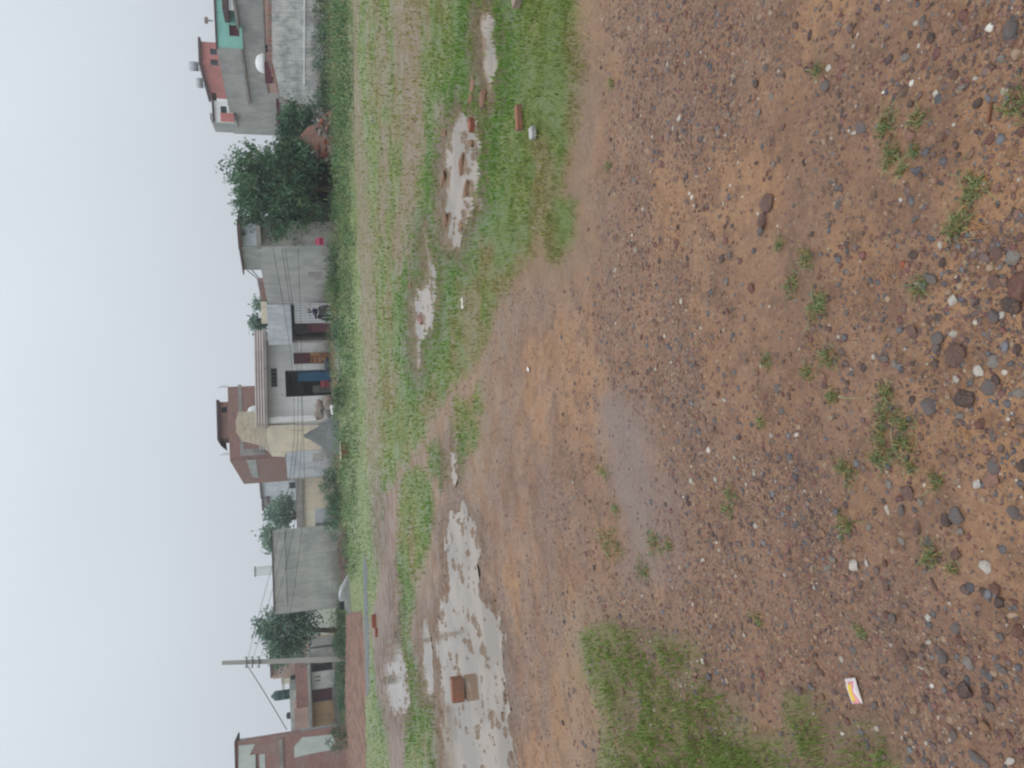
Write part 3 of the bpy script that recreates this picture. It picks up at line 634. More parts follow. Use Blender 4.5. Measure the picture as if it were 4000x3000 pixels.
q3 = ft.rect(1148, 1196, 1276, 1312); MB().box(q3[0], q3[1], .3, .36, q3[2], q3[3]).build('gate_top', M['dark'], e)
fc = Fac(1176, 44, 1262, 44); e = fc.e('cream_wall', 'cream parapet wall standing behind the tin roof', 'wall')
q = fc.rect(1020, 1060, 1178, 1262); MB().box(q[0], q[1], 0, .3, ZB, q[3]).build('wall', M['cream'], e)
q = fc.rect(1008, 1022, 1218, 1240); MB().box(q[0], q[1], .02, .28, q[2], q[3]).build('post', M['white'], e)

# --- white house with the open store room
fo = Fac(1340, 41.0, 1656, 39.2)
e = fo.e('white_house', 'single storey white house with rust streaked parapet and open blue doored store', 'house')
q = fo.rect(1046, 1330, 1345, 1656)
H = [fo.rect(1058, 1083, 1438, 1512), fo.rect(1115, 1281, 1443, 1547), fo.rect(1147, 1283, 1374, 1420)]
H[1] = (H[1][0], H[1][1], .0, H[1][3]); H[2] = (H[2][0], H[2][1], .0, H[2][3])
shell(e, q[0], q[1], ZB, q[3], 5.0, M['white'], H)
MB().box(q[0] + .15, q[1] - .15, .2, 4.8, -.1, -.01).build('floor', M['slab'], e)
window(e, H[0], M['dark'], 5)
b = H[1]; MB().box(b[1] - (b[1] - b[0]) * .36, b[1] - .02, .25, .31, .02, b[3] * .72).build('blue_door', M['blue'], e)
MB().box(b[0] + .1, b[0] + .5, 1.2, 1.6, 0, 1.5).box(b[0] + .6, b[0] + 1.0, 1.0, 1.5, 0, .9).build('stored_boards', M['slab'], e); MB().box(q[0] + .2, q[1] - .2, 2.2, 2.25, 0, q[3] - .05).build('dark_shade_sheet', M['dark'], e)  # dark sheet added: shade of the store put into its colour
b = H[2]; MB().box(b[0], b[1], .10, .14, b[3] * .55, b[3]).build('upper_door', M['maroon'], e); MB().box(b[0] + .02, b[1] - .02, .10, .14, .0, b[3] * .53).build('lower_door', M['tanwood'], e)
# right wing: a projecting white pier and recess
pier = fo.rect(1046, 1290, 1312, 1346); MB().box(pier[0], pier[1], -.55, .6, ZB, q[3]).build('pier', M['white'], e)
pl = fo.rect(1046, 1290, 1618, 1640); MB().box(q[0] - .02, pl[0], -.5, -.002, ZB, q[3]).build('pier', M['white'], e)
# eave slab and parapet
p0 = fo.rect(998, 1036, 1296, 1650)
MB().box(q[0] - .2, pier[1] + .1, -.7, 5.1, q[3] + .002, q[3] + .12).build('roof', M['slab'], e)
MB().box(q[0] - .1, pier[1] + .05, -.62, -.5, q[3] + .122, p0[3]).box(q[0] - .1, q[0] + .02, -.5, 5, q[3] + .122, p0[3]).box(pier[1] - .07, pier[1] + .05, -.5, 5, q[3] + .122, p0[3]).build('parapet', M['parapet'], e)
t = fo.rect(966, 1003, 1588, 1652, .5)
e2 = empty('water_tank', fo.o + fo.X * ((t[0] + t[1]) / 2) + fo.Y * .3 + Vector((0, 0, q[3] + .122)), 0, 'white round water tank on the left end of the white house roof', 'water tank')
rr = (t[1] - t[0]) / 2 * .82; hh = t[3] - q[3] - .122
MB().lathe([(rr, 0), (rr, hh * .3), (rr * 1.04, hh * .33), (rr, hh * .36), (rr, hh * .7), (rr * .75, hh * .9), (rr * .3, hh * .97)], n=24).build('tank', M['whiteplastic'], e2, True)
MB().lathe([(rr * .28, hh * .97), (rr * .28, hh * 1.03), (rr * .1, hh * 1.05)], n=16).build('lid', M['whiteplastic'], e2, True)

# --- cream limewashed wall with stepped raw brick above, and neighbours
fy = Fac(1600, 38.7, 1862, 38.0)
e = fy.e('limewashed_house', 'peeling cream house with stepped raw brick gable behind the gravel heap', 'house')
MB().prism([fy.uv(*p) for p in ((1330, 1656), (1044, 1656), (1040, 1700), (1060, 1776), (1112, 1778), (1114, 1764), (1330, 1764))], .3, .6).build('wall', M['cream'], e)
MB().prism([fy.uv(*p) for p in ((1040, 1603), (928, 1603), (918, 1640), (920, 1682), (944, 1716), (1028, 1736), (1058, 1772), (1042, 1700), (1040, 1656))], .32, .58).build('gable', M['ochrebrick'], e)
fy2 = Fac(1765, 38.4, 1864, 38.8); e = fy2.e('bluish_wall', 'tall bluish white yard wall with grey stains, left of the gravel heap', 'wall')
q = fy2.rect(1120, 1330, 1764, 1864); MB().box(q[0], q[1], .1, .3, ZB, q[3]).build('wall', M['bluewhite'], e)
hq = fy2.rect(1222, 1262, 1772, 1806); MB().box(hq[0], hq[1], .085, .098, hq[2], hq[3]).build('patch', M['concrete'], e)
fy3 = Fac(1864, 40.5, 2056, 39.5); e = fy3.e('cream_yard_house', 'low cream walled yard house with flat grey roof, right of the big grey block', 'house')
q = fy3.rect(1184, 1330, 1864, 2056); shell(e, q[0], q[1], ZB, q[3], 4, M['cream'])
r_ = fy3.rect(1156, 1184, 1864, 2056); MB().box(q[0], q[1], -.1, 4, q[3] + .002, r_[3]).build('roof', M['slab'], e)
hq = fy3.rect(1230, 1300, 1996, 2052); MB().box(hq[0], hq[1], -.6, -.01, ZB, hq[3]).build('lean_to', M['bluewhite'], e)

# --- red brick house with the roof room
fj = Fac(1503, 42.5, 1780, 42.0)
e = fj.e('brick_house', 'tall unplastered red brick house with concrete bands behind the white house', 'house')
q = fj.rect(893, 1300, 1503, 1780); shell(e, q[0], q[1], ZB, q[3], 8, M['brick'])
for (x0, x1) in ((934, 948),): h_ = fj.rect(x0, x1, 1503, 1780); MB().box(h_[0] - .01, h_[1] + .01, -.02, -.002, h_[2], h_[3]).build('concrete_band', M['slab'], e)
h_ = fj.rect(940, 1036, 1768, 1779); MB().box(h_[0], h_[0] + .35, -.03, -.002, h_[2], fj.uv(948, 1700)[1] - .01).build('concrete_post', M['slab'], e)
fk = Fac(1781, 42.05, 1873, 51.0); Pj = Matrix.Translation(fj.o) @ Matrix.Rotation(fj.rz, 4, 'Z')
def gj(fX, pts, d0, d1, mat, name, par, PM):
    o = MB().prism(pts, d0, d1).build(name, mat, None); o.data.transform(PM.inverted() @ Matrix.Translation(fX.o) @ Matrix.Rotation(fX.rz, 4, 'Z')); o.parent = par; return o
zt = q[3]; gj(fk, [(0, ZB), (fk.w, ZB), (fk.w, zt), (0, zt)], 0, .2, M['brick'], 'side_wall', e, Pj)
gj(fk, [fk.uv(*p) for p in ((1000, 1795), (962, 1795), (985, 1862), (1010, 1866))], -.02, -.002, M['concrete'], 'plaster_patch', e, Pj)
z1_ = fk.uv(1115, 1800)[1]; gj(fk, [(0, ZB), (fk.w, ZB), (fk.w, z1_), (0, z1_)], -.015, -.001, M['concrete'], 'plaster_base', e, Pj)
fr2 = Fac(1568, 43.5, 1712, 43.2)
q2 = fr2.rect(858, 892, 1570, 1710); hw = fr2.rect(864, 886, 1590, 1612)
m = MB().grid(sorted([q2[0], q2[1], hw[0], hw[1]]), sorted([zt, q2[3], hw[2], hw[3]]), lambda a, b: hw[0] < a < hw[1] and hw[2] < b < hw[3], 0, .15).box(q2[0], q2[0] + .15, .15, 3, zt, q2[3]).box(q2[1] - .15, q2[1], .15, 3, zt, q2[3]).box(q2[0], q2[1], 3, 3.1, zt, q2[3])
o = m.build('roof_room', M['brick2'], None); o.data.transform(Pj.inverted() @ Matrix.Translation(fr2.o) @ Matrix.Rotation(fr2.rz, 4, 'Z')); o.parent = e
gj(fr2, [(q2[0] - .35, q2[3] + .002), (q2[1] + .1, q2[3] + .002), (q2[1] + .1, q2[3] + .13), (q2[0] - .1, q2[3] + .13), (q2[0] - .45, q2[3] - .05)], -.2, 3.2, M['darkslab'], 'room_roof', e, Pj)
gj(fr2, [(hw[0], hw[2]), (hw[1], hw[2]), (hw[1], hw[3]), (hw[0], hw[3])], .08, .12, M['dark'], 'window', e, Pj)
for i, yy in enumerate((1512, 1640, 1775)):
    a = fj.at(892, yy, .3); o = MB().tube([(0, 0, -.02), (0, 0, .5)], .012, 5).tube([(.06, 0, -.02), (.07, 0, .38)], .012, 5).build('rebar', M['steel'], None); o.location = (a.x, a.y, fj.o.z + zt)
    tag(o, ['thin rods at the right end of the brick house roof', 'thin rods mid way along the brick house roof', 'thin rods at the left corner of the brick house roof'][i], 'steel rods', 'steel rods on the brick roof')

# --- distant grey buildings
fd = Fac(1862, 78, 1980, 80); e = fd.e('distant_house', 'hazy stepped grey flats far behind the red brick house', 'house')
for k, (x0, y0, y1) in enumerate(((1020, 1800, 1930), (1052, 1930, 1953), (1030, 1953, 1976), (1075, 1976, 2010))):
    q = fd.rect(x0, 1300, y0, y1); MB().box(q[0], q[1] - .003, 0, 5 + k * .2, ZB, q[3]).build('block', M['bluewhite' if k != 2 else 'slab'], e)
    if k < 3: MB().box(q[0] - .1, q[1] - .02, -.2, 5, q[3] + .002, q[3] + .2).build('roof', M['darkslab'], e)
q = fd.rect(1131, 1155, 1884, 1906); MB().box(q[0], q[1], -.06, -.003, q[2], q[3]).build('window', M['dark'], e)
q = fd.rect(1074, 1080, 1868, 1880); MB().box(q[0], q[1], -.3, -.01, q[2], q[3]).build('tank', M['whiteplastic'], e)

# --- big blank grey block on the left
fl = Fac(2056, 35.2, 2366, 34.2)
e = fl.e('blank_grey_building', 'big windowless grey cement building between two trees', 'building')
q = fl.rect(1067, 1400, 2056, 2366); shell(e, q[0], q[1], ZB, q[3], 5.5, M['concrete'])
h_ = fl.rect(1108, 1116, 2056, 2366); MB().box(h_[0] - .02, h_[1] + .02, -.025, -.002, h_[2], h_[3]).build('plaster_band', M['concrete2'], e)
slab(e, q[0], q[1], q[3], 5.5, M['darkslab'], .04, .04)
fl2 = Fac(2367, 34.22, 2386, 34.75); Pl = Matrix.Translation(fl.o) @ Matrix.Rotation(fl.rz, 4, 'Z'); gj(fl2, [(0, ZB), (fl2.w, ZB), (fl2.w, q[3]), (0, q[3])], 0, .15, M['concrete2'], 'end_wall', e, Pl)

# --- white wedge shaped structure with dark opening
fwg = Fac(2240, 29.6, 2405, 29.9); e = fwg.e('culvert_wall', 'white plastered wedge shaped wall with one square black opening', 'low wall')
hb = fwg.rect(1327, 1346, 2350, 2384)
z0 = ZB; tl = fwg.uv(1328, 2345); 
MB().prism([fwg.uv(1385, 2242), fwg.uv(1366, 2246), fwg.uv(1346, 2290), fwg.uv(1331, 2314), fwg.uv(1326, 2340), fwg.uv(1326, 2350), (hb[1], ZB), (fwg.uv(1385, 2242)[0], ZB)], 0, .5).build('ramp', M['bluewhite'], e)
MB().prism([(hb[1] - .002, ZB), (hb[1] - .002, hb[2]), (hb[0], hb[2]), fwg.uv(1356, 2388), fwg.uv(1368, 2404), (fwg.uv(1368, 2404)[0], ZB)], 0.01, .49).build('sill', M['bluewhite'], e)
MB().box(hb[0], hb[1], .05, .45, hb[2] + .003, hb[3]).build('opening', M['black'], e)

# --- small houses at the left
fm = Fac(2506, 45, 2850, 44)
e = fm.e('row_house', 'low tile roofed row house with white, maroon and ochre front beyond the pole', 'house')
q = fm.rect(1214, 1400, 2506, 2846); HB = [fm.rect(1219, 1299, 2590, 2620), fm.rect(1221, 1298, 2691, 2739), fm.rect(1180, 1305, 2508, 2532)]
shell(e, q[0], q[1], ZB, q[3], 4, M['concrete'], HB)
for (y0, y1, mt) in ((2621, 2689, 'white'), (2741, 2832, 'yellow'), (2533, 2563, 'concrete2')):
    h_ = fm.rect(1217, 1306, y0, y1); MB().box(h_[0], h_[1], -.03, -.003, h_[2], h_[3]).build('painted_panel', M[mt], e)
panel(e, HB[1], M['maroon'], .03, 'door', planks=4)
for y0 in (2640, 2655): h_ = fm.rect(1232, 1252, y0, y0 + 6); MB().box(h_[0], h_[1], -.05, -.032, h_[2], h_[3]).build('vent', M['slab'], e)
h_ = fm.rect(1204, 1215, 2560, 2846); MB().box(h_[0], h_[1], -.5, 4, h_[2], h_[3]).build('eave', M['concrete2'], e)
h_ = fm.rect(1155, 1204, 2590, 2765); MB().box(h_[0], h_[1], .1, 3.5, h_[2] + .003, h_[3]).build('upper_wall', M['brick2'], e)
h_ = fm.rect(1150, 1204, 2766, 2846); MB().box(h_[0], h_[1], .05, 3.5, h_[2] + .003, h_[3]).build('salmon_wall', M['salmon'], e)
fn = Fac(2545, 58, 2700, 58); e = fn.e('beige_flats', 'beige two part flats with dark roof edge behind the pole', 'house')
for (x0, y0, y1, mt) in ((1062, 2556, 2637, 'salmon'), (1098, 2637, 2660, 'cream'), (1130, 2660, 2700, 'bluewhite')):
    h_ = fn.rect(x0, 1300, y0, y1); MB().box(h_[0], h_[1] - .003, 0, 4, ZB, h_[3]).build('block', M[mt], e)
h_ = fn.rect(1055, 1062, 2550, 2642); MB().box(h_[0], h_[1], -.4, 4, h_[2], h_[3]).build('roof', M['darkslab'], e)
m = MB()
for xx in (1100, 1106): a = fn.uv(xx, 2560); b = fn.uv(xx, 2715); m.box(b[0], a[0], -.5, -.44, a[1] - .03, a[1] + .03)
m.build('pipe_rail', M['slab'], e)
fnn = Fac(2696, 55, 2860, 55); e = fnn.e('grey_flats', 'small grey flat block behind the salmon wall at far left', 'house')
h_ = fnn.rect(1134, 1300, 2690, 2860); MB().box(h_[0], h_[1], 0, 4, ZB, h_[3]).build('wall', M['concrete'], e)
def tank(f, x0, x1, y0, y1, mat, label, dep=0.5):
    q = f.rect(x0, x1, y0, y1, dep); r = (q[1] - q[0]) / 2; h = q[3] - q[2]
    e2 = empty('water_tank', f.o + f.X * ((q[0] + q[1]) / 2) + f.Y * dep + Vector((0, 0, q[2])), 0, label, 'water tank', 'dark water tanks on the left houses')
    MB().lathe([(r, 0), (r, h * .25), (r * 1.05, h * .28), (r, h * .31), (r, h * .6), (r * 1.05, h * .63), (r, h * .66), (r, h * .85), (r * .4, h)], n=18).build('tank', M[mat], e2, True)
    MB().box(-r * .8, r * .8, -r * .8, r * .8, -.12, -.001).build('stand', M['slab'], e2); MB().lathe([(r * .35, h), (r * .35, h * 1.06), (r * .1, h * 1.08)], n=12).build('lid', M[mat], e2)
tank(fnn, 1064, 1130, 2697, 2734, 'teal', 'tall dark teal water tank right above the maroon door')
tank(fn, 1134, 1152, 2638, 2656, 'black', 'squat black tank between the beige flats and the teal tank', -.6)
tank(fnn, 1119, 1133, 2784, 2808, 'black', 'small black tank nearest the left brick building')

# --- left brick building with pale green plaster
fx = Fac(2862, 39.6, 3300, 38.5)
e = fx.e('green_brick_house', 'brick house with pale green top band at the photo bottom edge', 'house')
q = fx.rect(926, 1400, 2862, 3300); zt = q[3]
MB().box(q[0], q[1], 0, .2, ZB, zt).box(q[0], q[0] + .2, .2, 2, ZB, zt).box(q[0], q[1] - .3, 2, 2.2, ZB, zt).build('wall', M['brick2'], e)
def band(x0, x1, y0, y1, mt, nm, d=-.02):
    h_ = fx.rect(x0, x1, y0, y1); MB().box(h_[0], min(h_[1], q[1] + .02), d, -.002, h_[2], h_[3]).build(nm, M[mt], e)
mgp = plaster('pale green wash', (204, 216, 210), (170, 184, 180), .4); M['palegreen'] = mgp
MB().prism([fx.uv(*p) for p in ((998, 2945), (974, 2950), (998, 2906), (932, 2912), (932, 3300), (1003, 3300))], -.03, -.002).build('green_band', mgp, e)
band(1003, 1010, 2945, 3300, 'darkslab', 'lintel'); band(1018, 1040, 2945, 3300, 'palegreen', 'shutter', -.015); band(1096, 1112, 2885, 3300, 'slab', 'floor_band', -.06)
MB().prism([fx.uv(*p) for p in ((1300, 2868), (1180, 2880), (1150, 2915), (1150, 2960), (1190, 2950), (1290, 2930), (1310, 2900))], -.02, -.002).build('whitewash_patch', M['palegreen'], e)
MB().box(q[0] - .1, q[1] + .05, -.08, 2.2, zt + .002, zt + .07).build('roof', M['darkslab'], e)
fx2 = Fac(2846, 42.0, 2861, 39.62); Px = Matrix.Translation(fx.o) @ Matrix.Rotation(fx.rz, 4, 'Z')
gj(fx2, [(0, ZB), (fx2.w, ZB), (fx2.w, zt), (0, zt)], 0, .2, M['brick2'], 'end_wall', e, Px)
z2 = fx2.uv(1175, 2860)[1]; gj(fx2, [(0, ZB), (fx2.w, ZB), (fx2.w, z2), (0, z2)], -.02, -.002, M['concrete'], 'plaster_foot', e, Px)
gj(fx2, [(0, zt - .35), (fx2.w, zt - .35), (fx2.w, zt - .01), (0, zt - .01)], -.02, -.002, M['bluewhite'], 'top_strip', e, Px)

# ------------------------------------------------------------------ pole and wires
b = G(1358, 2574); e = empty('utility_pole', (b[0], b[1], 0), .3, 'tall pale concrete electricity pole beside the ploughed field', 'pole')
tp = AT(866, 2592, b[1]); hz = tp.z; dx = (tp.x - b[0])
MB().tube([(0, 0, -.2), (dx * .5, 0, hz * .5), (dx, 0, hz)], [.17, .15, .12], 4).build('pole', M['pole'], e)
for k, xx in enumerate((963, 986, 1012)):
    zz = AT(xx, 2588, b[1]).z; tt = zz / hz; m = MB().box(dx * tt - .24, dx * tt + .24, -.16, -.11, zz - .025, zz + .025)
    arm = m.build('crossarm', M['steel'], e)
    mi = MB()
    for s_ in (-.2, .2): mi.lathe([(.03, 0), (.045, .03), (.03, .06), (.04, .09), (.015, .11)], (dx * tt + s_, -.135, zz + .026), 8)
    mi.build('insulator', M['white'], arm)
wires = [
 [(964, 2588, 35.2), (1007, 2416, 33), (1065, 2202, 32), (1098, 2050, 32), (1128, 1900, 31.5), (1150, 1700, 31), (1148, 1500, 31), (1135, 1370, 30), (1105, 1180, 29), (1072, 1000, 28), (1045, 860, 27.4)],
 [(986, 2588, 35.2), (1028, 2430, 33), (1085, 2230, 32), (1124, 2050, 32), (1144, 1900, 31.5), (1163, 1720, 31), (1165, 1550, 31), (1153, 1350, 30), (1132, 1180, 29), (1106, 1000, 28), (1085, 860, 27.4)],
 [(1012, 2588, 35.2), (1055, 2430, 33), (1112, 2240, 32), (1150, 2050, 32), (1165, 1900, 31.5), (1180, 1720, 31), (1178, 1550, 31), (1160, 1350, 30), (1142, 1180, 29), (1118, 1000, 28), (1100, 860, 27.4)],
 [(1100, 2560, 35), (1150, 2300, 33), (1180, 2060, 32), (1190, 1900, 31.5), (1186, 1700, 31), (1180, 1550, 31), (1177, 1350, 30), (1172, 1180, 29), (1165, 1000, 28), (1158, 860, 27.4)],
]
for k, wv in enumerate(wires):
    o = MB().tube([AT(*p) for p in wv], .0075, 5).build('power_line', M['black'], None, True)
    tag(o, ['topmost', 'second', 'third', 'lowest'][k] + ' thin black wire slung from the pole past the white house', 'wire', 'wires along the row of houses')
o = MB().tube([AT(966, 2600, 35.2), AT(1030, 2700, 37), AT(1120, 2850, 40)], .02, 5).build('power_line', M['steel'], None, True); tag(o, 'pale service wire running down from pole top to the left brick house', 'wire')
a = AT(1075, 2225, 120); e = empty('chimney', (a.x, a.y, 0), 0, 'faint slim chimney stack far behind the blank grey building', 'chimney')
zt = AT(995, 2226, 120).z; MB().tube([(0, 0, -.3), (0, 0, zt)], [.8, .68], 12).build('stack', M['whiteplastic'], e); MB().lathe([(.70, zt - .12), (.8, zt - .1), (.8, zt + .05), (.5, zt + .06)], n=12).build('rim', M['slab'], e)  # white stack: fading with distance is put into its colour

# ------------------------------------------------------------------ trees
fsd = Fac(600, 29.2, 865, 29.0)
e = fsd.e('added_dark_shed', 'dark open fronted shed, added to darken the gap under the big tree', 'shed')  # shed added only to give darkness behind the tree
q = fsd.rect(1140, 1400, 600, 864); hb = fsd.rect(1190, 1400, 640, 790); shell(e, q[0], q[1], ZB, q[3], 3, M['slab'], [hb], .2)
slab(e, q[0], q[1], q[3], 3, M['darkslab'], .2, .08); MB().box(q[0] + .21, q[1] - .21, 2.6, 2.7, ZB, q[3] - .01).build('dark_shade_sheet', M['dark'], e)  # dark sheet paints the shade inside the opening
def P3(x, y, D): return tuple(AT(x, y, D))
px2m = lambda D: D / 3180.0
b = G(1318, 730); k = px2m(27.5)
tree('dark_tree', (b[0], 27.5, 0), [(P3(1080, 745, 27.5), (190 * k, 1.5, 150 * k)), (P3(960, 650, 27.6), (95 * k, 1.0, 90 * k)), (P3(985, 780, 27.3), (110 * k, 1.0, 70 * k)), (P3(1160, 840, 27.2), (110 * k, 1.1, 110 * k)), (P3(1150, 660, 27.3), (110 * k, 1.1, 105 * k))],
     330, 42, .13, GREEN_D + [(88, 116, 80)], 'big dark feathery tree in front of the grey houses', trunk_r=.13, seed=5, spread=.15, up=.8, sprays=260)
r = np.random.default_rng(2)
def sprigs(o_tree, pts, D, seed):
    pass
b = G(1300, 500)
tree('dark_bush', (b[0], 28.3, 0), [(P3(1160, 500, 28.3), (100 * k, .9, 75 * k)), (P3(1140, 590, 28.2), (60 * k, .8, 60 * k))], 150, 44, .12, GREEN_D, 'dense dark bush leaning on the sheet fence, right of the big tree', 'bush', .07, 6, .14)
k = px2m(38)
tree('leafy_tree', (AT(1300, 2470, 38).x, 38, 0), [(P3(1120, 2460, 38), (100 * k, 1.3, 95 * k)), (P3(1060, 2440, 38), (55 * k, 1.0, 55 * k)), (P3(1180, 2430, 37.8), (70 * k, 1.0, 70 * k)), (P3(1130, 2530, 38), (60 * k, 1.0, 75 * k))],
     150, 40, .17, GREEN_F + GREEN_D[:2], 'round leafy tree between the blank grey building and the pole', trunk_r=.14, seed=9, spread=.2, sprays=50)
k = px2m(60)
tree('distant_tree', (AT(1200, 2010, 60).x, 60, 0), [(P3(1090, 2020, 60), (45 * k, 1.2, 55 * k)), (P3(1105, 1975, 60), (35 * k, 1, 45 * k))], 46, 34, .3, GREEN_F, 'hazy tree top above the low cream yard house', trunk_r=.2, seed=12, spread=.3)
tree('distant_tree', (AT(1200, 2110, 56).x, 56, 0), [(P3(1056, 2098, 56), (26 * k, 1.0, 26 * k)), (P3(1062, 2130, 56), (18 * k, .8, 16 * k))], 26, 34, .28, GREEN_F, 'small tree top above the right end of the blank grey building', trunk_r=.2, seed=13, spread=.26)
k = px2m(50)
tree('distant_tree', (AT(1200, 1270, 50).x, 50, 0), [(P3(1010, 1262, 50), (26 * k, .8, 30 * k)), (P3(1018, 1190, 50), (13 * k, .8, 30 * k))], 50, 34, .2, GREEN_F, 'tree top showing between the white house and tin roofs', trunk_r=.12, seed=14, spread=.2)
# shrubs along the house fronts
SH = [(1306, 60, 28, .9, .5, 'leafy shrub at the foot of the rough wall, nearest the photo top edge', GREEN_M), (1300, 200, 28, .9, .55, 'dark shrub under the joint lines of the rough wall', GREEN_D), (1312, 330, 27.5, .7, .4, 'low shrub where the rough wall starts to break off', GREEN_M), (1292, 425, 28.6, .55, .75, 'upright dark shrub at the broken end of the wall', GREEN_D),
      (1330, 1040, 26.5, .8, .42, 'low shrub at the foot of the grey cement house', GREEN_M), (1325, 1160, 27.5, .7, .6, 'bright green shrub below the end of the grey cement house', GREEN_L), (1335, 1300, 27.5, .5, .3, 'small dark shrub before the maroon gate', GREEN_D),
      (1345, 1545, 27, .7, .35, 'low shrub before the heap of sacks', GREEN_M), (1320, 1900, 33, .7, .8, 'dark bushy shrub against the cream yard house', GREEN_D), (1322, 2030, 33, .8, .7, 'dark shrub by the right corner of the blank grey building', GREEN_D), (1318, 1960, 34, .5, .5, 'mid green shrub between two dark ones by the cream yard house', GREEN_M),
      (1330, 2440, 33, .9, .75, 'green shrub under the leafy tree', GREEN_M), (1325, 2530, 34, .6, .6, 'dark green shrub just right of the pole', GREEN_D), (1330, 2640, 36, 1.1, .5, 'dark weedy shrub below the white front', GREEN_D), (1330, 2740, 37, .9, .4, 'dark weedy shrub below the ochre front', GREEN_D), (1330, 2900, 36.5, .6, .9, 'tall weed against the left brick house', GREEN_M)]
for i, (x, y, D, rx, rz, lb, cl) in enumerate(SH):
    c0 = AT(1250, y, D); tree('shrub', (c0.x, D, 0), [((c0.x, D, rz * .55), (rx, .5, rz * .6)), ((c0.x + rx * .4, D, rz * .35), (rx * .6, .4, rz * .4))], 34, 34, .085, cl, lb, 'shrub', .02, 40 + i, .1, 'shrubs along the house fronts')

# weed belt between meadow and houses (nobody could count it)
n = 3400; yy = rng.uniform(-700, 3300, n); xx = np.where(yy < 2250, 1302 + rng.beta(1.2, 1.3, n) * (78 + yy * .018), 1325 + rng.random(n) * 30)
gx, gy = GV(xx, yy); hgt = np.where(yy < 2200, .34, .2) * rng.uniform(.4, 1.3, n) * ss(fbm(gx * .6, gy * .6, 3, 91), .3, .6).clip(.35, 1)
cs = np.stack([gx, gy, hgt * .6], 1); Vv, Ff, cl = leafcloud(cs, 20, .13, .09, [(104, 140, 88), (90, 124, 84), (118, 150, 92), (72, 102, 72), (64, 94, 68), (130, 150, 104), (140, 138, 100)], 77, .9, .3)
tag(link('weeds', npmesh('weeds', Vv, Ff, cl), M['leaf']), 'belt of rank green weeds along the foot of the houses', 'weeds', kind='stuff')

# ------------------------------------------------------------------ grass blades
def blades(x, y, zz, h, wd, cols, seed, lean=.5):
    r = np.random.default_rng(seed); n = len(x); th = r.uniform(0, 2 * np.pi, n); ph = r.uniform(0, 2 * np.pi, n); ln = np.abs(r.normal(0, lean, n))
    dx, dy = np.cos(th), np.sin(th); b0 = np.stack([x - dx * wd, y - dy * wd, zz - .004], 1); b1 = np.stack([x + dx * wd, y + dy * wd, zz - .004], 1)
    mx_, my_ = np.cos(ph) * ln * h, np.sin(ph) * ln * h
    m0 = np.stack([x + mx_ * .4 - dx * wd * .8, y + my_ * .4 - dy * wd * .8, zz + h * .6], 1); m1 = np.stack([x + mx_ * .4 + dx * wd * .8, y + my_ * .4 + dy * wd * .8, zz + h * .6], 1)
    tip = np.stack([x + mx_, y + my_, zz + h * np.clip(1.05 - ln * .35, .35, 1)], 1)
    Vv = np.stack([b0, b1, m1, m0, tip], 1).reshape(-1, 3); B = np.arange(n)[:, None] * 5
    Ff = np.concatenate([B + [0, 1, 2], B + [0, 2, 3], B + [3, 2, 4]]); return Vv, Ff, np.repeat(cols, 5, 0)
def scatter(n, xr, yr, maskf):
    x = rng.uniform(*xr, n); y = rng.uniform(*yr, n); gx, gy = GV(x, y); k = maskf(gx, gy) > rng.random(n); return gx[k], gy[k]
mask = lambda x, y: gi(grass, x, y) * (1 - .6 * gi(dirt, x, y)) * (1 - gi(pud, x, y)) * (.25 + .75 * ss(gi(med, x, y), .35, .5))
mask2 = lambda x, y: mask(x, y) * (.28 + .72 * ss(fbm(x * 12, y * 12, 5, 83, .7), .58, .44)) * ss(gi(gm, x, y), -.04, .20)
gx1, gy1 = scatter(150000, (1385, 2350), (-500, 3500), lambda x, y: mask(x, y) * np.where((np.hypot(x, y) < 5) & (x < 0), 0, 1)); gx2, gy2 = scatter(110000, (2150, 3700), (2350, 3500), mask2)
gx = np.concatenate([gx1, gx2]); gy = np.concatenate([gy1, gy2]); dist = np.hypot(gx, gy); n = len(gx)
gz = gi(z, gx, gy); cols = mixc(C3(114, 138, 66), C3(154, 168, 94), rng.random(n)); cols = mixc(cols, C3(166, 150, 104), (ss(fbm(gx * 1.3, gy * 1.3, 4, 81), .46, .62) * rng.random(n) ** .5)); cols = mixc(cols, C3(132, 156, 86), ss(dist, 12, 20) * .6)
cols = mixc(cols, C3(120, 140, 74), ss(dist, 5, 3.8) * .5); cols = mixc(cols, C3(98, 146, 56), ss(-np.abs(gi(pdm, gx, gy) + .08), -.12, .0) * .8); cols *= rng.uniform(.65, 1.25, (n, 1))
hh = np.clip(.020 + .0016 * dist, 0, .045) * rng.uniform(.35, 1.35, n) * (.6 + .8 * ss(gi(fine, gx, gy), .35, .65)); wd = np.clip(.0007 * dist, .0014, .010)
Vv, Ff, cl = blades(gx, gy, gz, hh, wd, cols, 3, .7)
tag(link('grass', npmesh('grass', Vv, Ff, cl), M['leaf']), 'short green and dry grass over the meadow and the mud edge', 'grass', kind='stuff')

